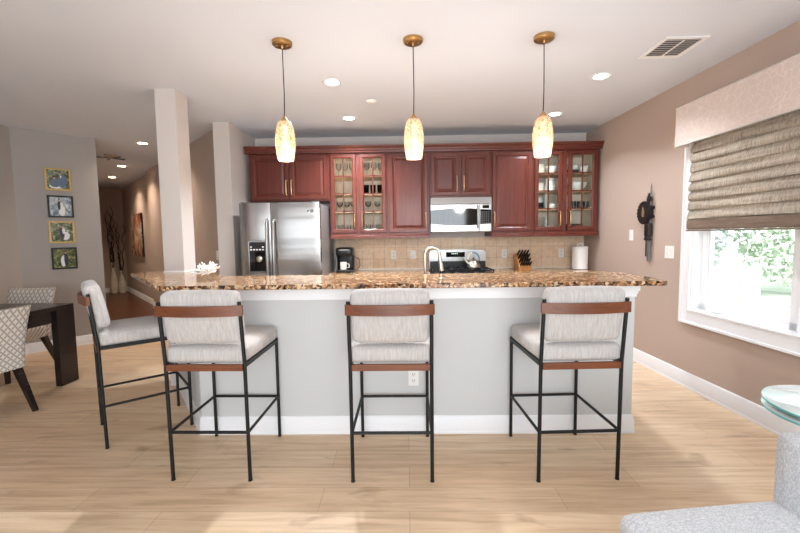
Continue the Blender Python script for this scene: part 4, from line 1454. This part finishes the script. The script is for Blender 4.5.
# ================================================================ LEFT SIDE: photos, dining set, hallway
M['print_green'] = m_picture('photo_garden', [(0.3, (40, 58, 38)), (0.5, (104, 118, 84)), (0.68, (200, 204, 190))], 26)
M['print_blue'] = m_picture('photo_sky', [(0.3, (96, 110, 120)), (0.5, (170, 182, 190)), (0.68, (236, 238, 240))], 24)
M['print_leaf'] = m_picture('photo_trees', [(0.3, (34, 44, 28)), (0.5, (92, 100, 56)), (0.68, (176, 170, 120))], 30)
M['suit'] = mat('printed_suit', (38, 44, 60), 0.3)
M['gown'] = mat('printed_gown', (240, 238, 236), 0.3)
M['bluegrey'] = mat('printed_blue_cloth', (96, 116, 140), 0.3)
M['skin'] = mat('printed_skin', (206, 162, 134), 0.3)
M['hair'] = mat('printed_hair', (58, 40, 32), 0.3)
ld = (LW1 - LW0).normalized()
lrz = math.atan2(ld.y, ld.x)


def dining_wall(px_t, off=0.0): return LW0 + ld * px_t + Vector((ld.y, -ld.x)) * off


def blob(b, cx, cz, rx, rz_, y, n=14):
    b.add([(cx + rx * math.cos(2 * PI * k / n), y, cz + rz_ * math.sin(2 * PI * k / n)) for k in range(n)], [tuple(range(n))])


def photo(tt, z, gold, scene, label, w=0.25, h=0.272):
    P = dining_wall(tt)
    t = thing('framed_photo', label, 'framed photo', (P.x, P.y, z), lrz, 'framed photos in a column')
    f_ = 0.019
    b = MB()
    b.box(-w / 2, -0.022, -h / 2, -w / 2 + f_, -0.001, h / 2).box(w / 2 - f_, -0.022, -h / 2, w / 2, -0.001, h / 2).box(-w / 2 + f_, -0.022, -h / 2, w / 2 - f_, -0.001, -h / 2 + f_).box(-w / 2 + f_, -0.022, h / 2 - f_, w / 2 - f_, -0.001, h / 2)
    b.build('frame', M['gold'] if gold else M['blackp'], t, bevel=0.003)
    b = MB()
    iw, ih = w / 2 - f_ - 0.0005, h / 2 - f_ - 0.0005
    b.box(-iw, -0.010, -ih, iw, -0.002, ih)
    y = -0.0104
    ms = [M[scene[0]], M['suit'], M['gown'], M['skin'], M['bluegrey'], M['hair']]
    for (mi, cx, cz, rx, rz_) in scene[1]:
        b.mi = mi
        y -= 0.00015
        blob(b, cx * iw, cz * ih, rx * iw, rz_ * ih, y)
    b.build('photo_print', ms, t)
    return t


photo(0.405, 2.13, True, ('print_green', [(2, -0.1, -0.75, 0.75, 0.22), (4, -0.3, -0.4, 0.5, 0.45), (4, 0.35, -0.15, 0.42, 0.75), (3, -0.35, 0.18, 0.13, 0.17), (5, -0.35, 0.3, 0.15, 0.12), (3, 0.2, 0.62, 0.12, 0.17), (5, 0.2, 0.75, 0.12, 0.09), (2, 0.25, 0.3, 0.07, 0.16)]), 'gold-framed photo of a couple seated outdoors, topmost in the column of four')
photo(0.41, 1.795, False, ('print_blue', [(2, 0.1, -0.45, 0.3, 0.6), (2, 0.1, 0.1, 0.15, 0.4), (1, -0.14, 0.1, 0.13, 0.5), (3, 0.1, 0.55, 0.08, 0.13), (3, -0.12, 0.66, 0.08, 0.13), (5, -0.12, 0.75, 0.08, 0.07)]), 'black-framed photo of a bride and groom against pale sky, second from the top')
photo(0.405, 1.475, True, ('print_green', [(2, 0.3, -0.4, 0.4, 0.45), (1, 0.0, -0.15, 0.22, 0.65), (2, 0.15, 0.15, 0.14, 0.35), (3, 0.0, 0.58, 0.09, 0.14), (3, 0.14, 0.52, 0.08, 0.12), (5, 0.0, 0.68, 0.09, 0.08)]), 'gold-framed photo of a dancing bride and groom, third from the top')
photo(0.41, 1.145, False, ('print_leaf', [(2, -0.12, -0.3, 0.24, 0.6), (1, 0.16, -0.15, 0.2, 0.75), (3, -0.1, 0.38, 0.08, 0.12), (5, -0.1, 0.48, 0.09, 0.08), (3, 0.14, 0.62, 0.08, 0.12), (5, 0.14, 0.72, 0.09, 0.07)]), 'black-framed photo of a couple standing among trees, lowest in the column')

# dining table
t = thing('dining_table', 'dark espresso wood dining table with slab legs by the left edge', 'table', (-3.875, 2.85, 0))
hw, hl = 0.62, 0.96
MB().box(-hw, -hl, 0.725, hw, hl, 0.762).build('tabletop', M['espresso'], t, bevel=0.004)
MB().box(-hw + 0.03, -hl + 0.05, 0.61, -hw + 0.055, hl - 0.05, 0.7245).box(hw - 0.055, -hl + 0.05, 0.61, hw - 0.03, hl - 0.05, 0.7245).box(-hw + 0.055, hl - 0.075, 0.61, hw - 0.055, hl - 0.05, 0.7245).box(-hw + 0.055, -hl + 0.05, 0.61, hw - 0.055, -hl + 0.075, 0.7245).build('apron', M['espresso'], t)
for sx in (-1, 1):
    for sy in (-1, 1):
        xa, xb = sorted((sx * hw, sx * (hw - 0.06)))
        ya, yb = sorted((sy * (hl), sy * (hl - 0.195)))
        MB().box(xa, ya, 0, xb, yb, 0.7245).build('leg', M['espresso'], t, bevel=0.003)


def make_chair(label):
    """upholstered dining chair facing +y"""
    t = thing('dining_chair', label, 'chair', (0, 0, 0), 0, 'patterned dining chairs')
    MB().cushion(-0.24, -0.20, 0.36, 0.24, 0.27, 0.49, 0.025, 0.008).build('seat', M['ring'], t, smooth=80)
    n, hgt = 12, 0.86
    vs, fs = [], []
    secs = []
    for i in range(n + 1):
        u = i / n
        z = 0.36 + (hgt - 0.36) * u
        yb_ = -0.20 - 0.10 * u ** 1.8
        wd = 0.235 + 0.018 * u
        th = 0.085 - 0.025 * u
        for j in range(12):
            a = 2 * PI * j / 12
            ca, sa = math.cos(a), math.sin(a)
            px = wd * math.copysign(abs(ca) ** 0.35, ca)
            py = th / 2 * math.copysign(abs(sa) ** 0.5, sa)
            vs.append((px, yb_ + py - 0.02, z - (0.012 * (1 - (px / wd) ** 2) if i == n else 0)))
    for i in range(n):
        for j in range(12): fs.append((i * 12 + j, i * 12 + (j + 1) % 12, (i + 1) * 12 + (j + 1) % 12, (i + 1) * 12 + j))
    fs += [tuple(range(11, -1, -1)), tuple(range(n * 12, n * 12 + 12))]
    MB().add(vs, fs).build('backrest', M['ring'], t, smooth=70)
    for sx in (-1, 1):
        MB().tube([(sx * 0.205, 0.225, 0.37), (sx * 0.205, 0.225, 0.0)], [0.032, 0.02], 4).build('leg', M['espresso'], t)
        MB().tube([(sx * 0.205, -0.18, 0.37), (sx * 0.21, -0.345, 0.0)], [0.034, 0.021], 4).build('leg', M['espresso'], t)
    return t


ch = make_chair('patterned grey and cream dining chair nearest the viewer, cut by left edge')
ch.location = (-3.39, 2.95, 0)
ch.rotation_euler[2] = math.radians(78)
copy_tree(ch, (-4.06, 3.92, 0), math.radians(180), 'patterned cream dining chair at the far end of the dark table, by photo wall')

# hallway picture, vases
pa = S0 + A * 5.75
t = thing('abstract_painting', 'large abstract painting in red, gold and black on the hallway wall', 'painting', (pa.x, pa.y, 1.47), math.atan2(A.y, A.x) + PI)
M['abstract'] = None
s = NT('abstract_paint')
n1 = s.noise(s.mp((4, 4, 2.2)), 1.3, 5, 0.65, 1.2)
n2 = s.noise(s.mp((9, 9, 4), loc=(4, 2, 1)), 1.0, 3, 0.5, 0.5)
c = s.ramp(n1, [(0.30, (30, 24, 22)), (0.40, (96, 36, 26)), (0.46, (164, 62, 40)), (0.50, (190, 140, 84)), (0.55, (226, 214, 192)), (0.64, (120, 108, 96)), (0.72, (40, 36, 36))])
c = s.mix(s.ramp(n2, [(0.45, (0, 0, 0)), (0.6, (180, 180, 180))]), c, (40, 28, 22))
M['abstract'] = s.fin(c, 0.5)
MB().box(-0.62, -0.045, -0.47, 0.62, -0.03, 0.47).build('canvas', M['abstract'], t)
MB().box(-0.63, -0.03, -0.48, 0.63, -0.002, 0.48).build('stretcher_frame', M['blackp'], t)


def vase(x, y, h, label, blabel, seed, nbr, bh):
    t = thing('floor_vase', label, 'vase', (x, y, 0))
    s_ = h / 0.75
    MB().lathe([(0.07, 0), (0.085, 0.05 * s_), (0.09, 0.2 * s_), (0.078, 0.36 * s_), (0.045, 0.50 * s_), (0.032, 0.64 * s_), (0.042, 0.75 * s_), (0.034, 0.75 * s_), (0.024, 0.64 * s_), (0, 0.3 * s_)]).build('body', M['cream'], t, smooth=True)
    rn = random.Random(seed)
    for k in range(nbr):
        a = rn.uniform(0, 2 * PI)
        H_ = bh * rn.uniform(0.8, 1.0)
        sp_ = rn.uniform(0.04, 0.12)
        b = MB()
        pts = []
        ph = rn.uniform(0, 6)
        for i in range(22):
            u = i / 21
            rad = 0.01 + sp_ * u
            wob = 0.05 * u * math.sin(u * 22 + ph)
            pts.append((rad * math.cos(a) + wob * math.cos(a + 1.2), rad * math.sin(a) + wob * math.sin(a + 1.2), 0.45 * h + (H_ - 0.45 * h) * u))
        b.tube(pts, [0.014 - 0.008 * i / 21 for i in range(22)], 6)
        tag(b.build('curly_branch', M['twig'], loc=(x, y, 0), smooth=True), blabel, 'branch', 'curly branches in the taller vase' if h > 0.7 else 'curly branches in the shorter vase')


v1 = hb_r - A * 0.24 - N * 0.35
v2 = hb_r - A * 0.24 - N * 0.165
vase(v1.x + 0.02, v1.y + 0.02, 0.80, 'taller cream floor vase with dark curly branches at the hallway end', 'dark curly branch in the taller hallway vase', 2, 5, 2.25)
vase(v2.x + 0.02, v2.y + 0.0, 0.58, 'shorter cream floor vase beside the taller one at the hallway end', 'dark curly branch in the shorter hallway vase', 9, 4, 1.95)

# ================================================================ RIGHT FOREGROUND: sofa and glass table
t = thing('sofa', 'light grey tweed sofa with low seat cushion in the bottom right corner', 'sofa', (0.682, 1.285, 0), math.radians(7))
MB().cushion(0.03, -1.95, 0.08, 0.85, -0.015, 0.30, 0.02, 0.0).build('base', M['sofa'], t, smooth=80)
for k in range(2):
    MB().cushion(0.0, -0.96 * (k + 1), 0.27, 0.60, -0.96 * k - 0.004, 0.455, 0.045, 0.016, 12).build('seat_cushion', M['sofa'], t, smooth=80)
MB().cushion(0.555, -1.94, 0.25, 0.86, -0.02, 0.70, 0.03, 0.006, 12).build('back', M['sofa'], t, smooth=80)
MB().tube([(0.575, -0.03, 0.30), (0.575, -0.036, 0.66), (0.59, -0.05, 0.695), (0.60, -0.2, 0.7), (0.60, -1.8, 0.7)], 0.005).build('piping', M['sofa'], t, smooth=True)
for xx in (0.08, 0.78):
    for yy in (-0.1, -1.86): MB().cyl((xx, yy, 0), (xx, yy, 0.09), 0.022, 0.028).build('leg', M['espresso'], t, smooth=True)

t = thing('glass_side_table', 'round side table with stacked aqua-edged glass tops beside the sofa', 'side table', (1.905, 1.72, 0))
zt = 0.60
for k in range(2):
    z0_ = zt - 0.034 * k
    tp = MB().lathe([(0, z0_ - 0.012), (0.272, z0_ - 0.012), (0.276, z0_ - 0.009), (0.276, z0_ - 0.003), (0.272, z0_), (0, z0_)], n=64).build('glass_top', M['tglass'], t, smooth=40)
    MB().lathe([(0.2762, z0_ - 0.0105), (0.2775, z0_ - 0.006), (0.2762, z0_ - 0.0015)], n=64).build('glass_edge', M['aqua'], tp, smooth=True)
for k in range(3):
    a = k * 2 * PI / 3 + 0.5
    MB().tube([(0.18 * math.cos(a), 0.18 * math.sin(a), zt - 0.022), (0.18 * math.cos(a), 0.18 * math.sin(a), zt - 0.012)], 0.016, 12).build('spacer', M['nickel'], t, smooth=True)
MB().lathe([(0.17, 0), (0.17, 0.012), (0.03, 0.03), (0.022, 0.06), (0.022, 0.5), (0.05, 0.552), (0, 0.552)]).build('pedestal', M['nickel'], t, smooth=True)
t = thing('dish', 'small white round dish on the glass side table', 'dish', (1.85, 1.75, zt + 0.0006))
MB().lathe([(0.045, 0), (0.05, 0.004), (0.075, 0.02), (0.073, 0.024), (0, 0.012)]).build('bowl', M['ceramic'], t, smooth=True)
MB().lathe([(0.0755, 0.019), (0.0765, 0.021), (0.0745, 0.0235)]).build('rim', M['charcoal'], t, smooth=True)

# ================================================================ OUTSIDE THE WINDOW
struct(MB().box(2.85, -6, -0.2, 4.95, 30, -0.08).build('deck', M['deck']))
struct(MB().box(4.95, -6, -0.3, 40, 40, -0.1).build('ground', mat('pale_lawn', (150, 158, 140), 0.9, noise=0.2, nscale=(2, 2, 2))))
t = thing('parapet', 'white solid balcony parapet outside the window', 'wall', (3.0, 5.5, -0.0795))
MB().box(0, 0, 0, 1.78, 0.12, 0.82).build('panel', M['white'], t)
MB().box(-0.02, -0.02, 0.8205, 1.8, 0.14, 0.86).build('cap', M['white'], t)
for k in range(3): MB().cyl((0.35 + k * 0.5, 0.06, 0.8605), (0.35 + k * 0.5, 0.06, 1.02), 0.012).build('rail_post', M['white'], t)
t = thing('balcony_chair', 'pale ladder-back chair standing outside beyond the window', 'chair', (4.28, 4.72, -0.0795), 0.5)
for sx in (-1, 1):
    MB().tube([(sx * 0.22, 0.22, 0), (sx * 0.22, 0.22, 1.05)], 0.024).build('leg', M['white'], t)
    MB().tube([(sx * 0.22, -0.22, 0), (sx * 0.22, -0.22, 0.62)], 0.024).build('leg', M['white'], t)
    MB().box(sx * 0.22 - 0.03, -0.26, 0.62, sx * 0.22 + 0.03, 0.24, 0.645).build('arm', M['white'], t)
for k in range(5): MB().box(-0.2, 0.205, 0.5 + k * 0.11, 0.2, 0.235, 0.55 + k * 0.11).build('back_slat', M['white'], t)
MB().box(-0.23, -0.24, 0.40, 0.23, 0.23, 0.44).build('seat', M['white'], t)


def tree(x, y, h, r, ml, label, seed):
    rn = random.Random(seed)
    t = thing('tree', label, 'tree', (x, y, -0.0795), 0, 'trees outside the window')
    MB().tube([(0, 0, 0), (0.05, 0.02, h * 0.3), (0, 0, h * 0.7)], [0.14, 0.11, 0.05]).build('trunk', M['bark'], t, smooth=True)
    vs, fs = [], []
    for k in range(5200):
        while True:
            p = Vector((rn.uniform(-1, 1), rn.uniform(-1, 1), rn.uniform(-1, 1)))
            if p.length < 1: break
        p = Vector((p.x * r, p.y * r, h * 0.5 + p.z * h * 0.48))
        a = Vector((rn.gauss(0, 1), rn.gauss(0, 1), rn.gauss(0, 1))).normalized() * 0.09
        c_ = Vector((rn.gauss(0, 1), rn.gauss(0, 1), rn.gauss(0, 1))).normalized() * 0.05
        o = len(vs)
        vs += [p - a, p + c_, p + a, p - c_]
        fs.append((o, o + 1, o + 2, o + 3))
    MB().add(vs, fs).build('foliage', ml, t)


tree(9.0, 9.2, 4.8, 1.5, M['leaf'], 'leafy green tree outside the window, beyond the balcony chair', 1)
tree(6.4, 9.6, 4.4, 1.05, M['leaf2'], 'grey-green tree outside the window, above the white parapet', 2)
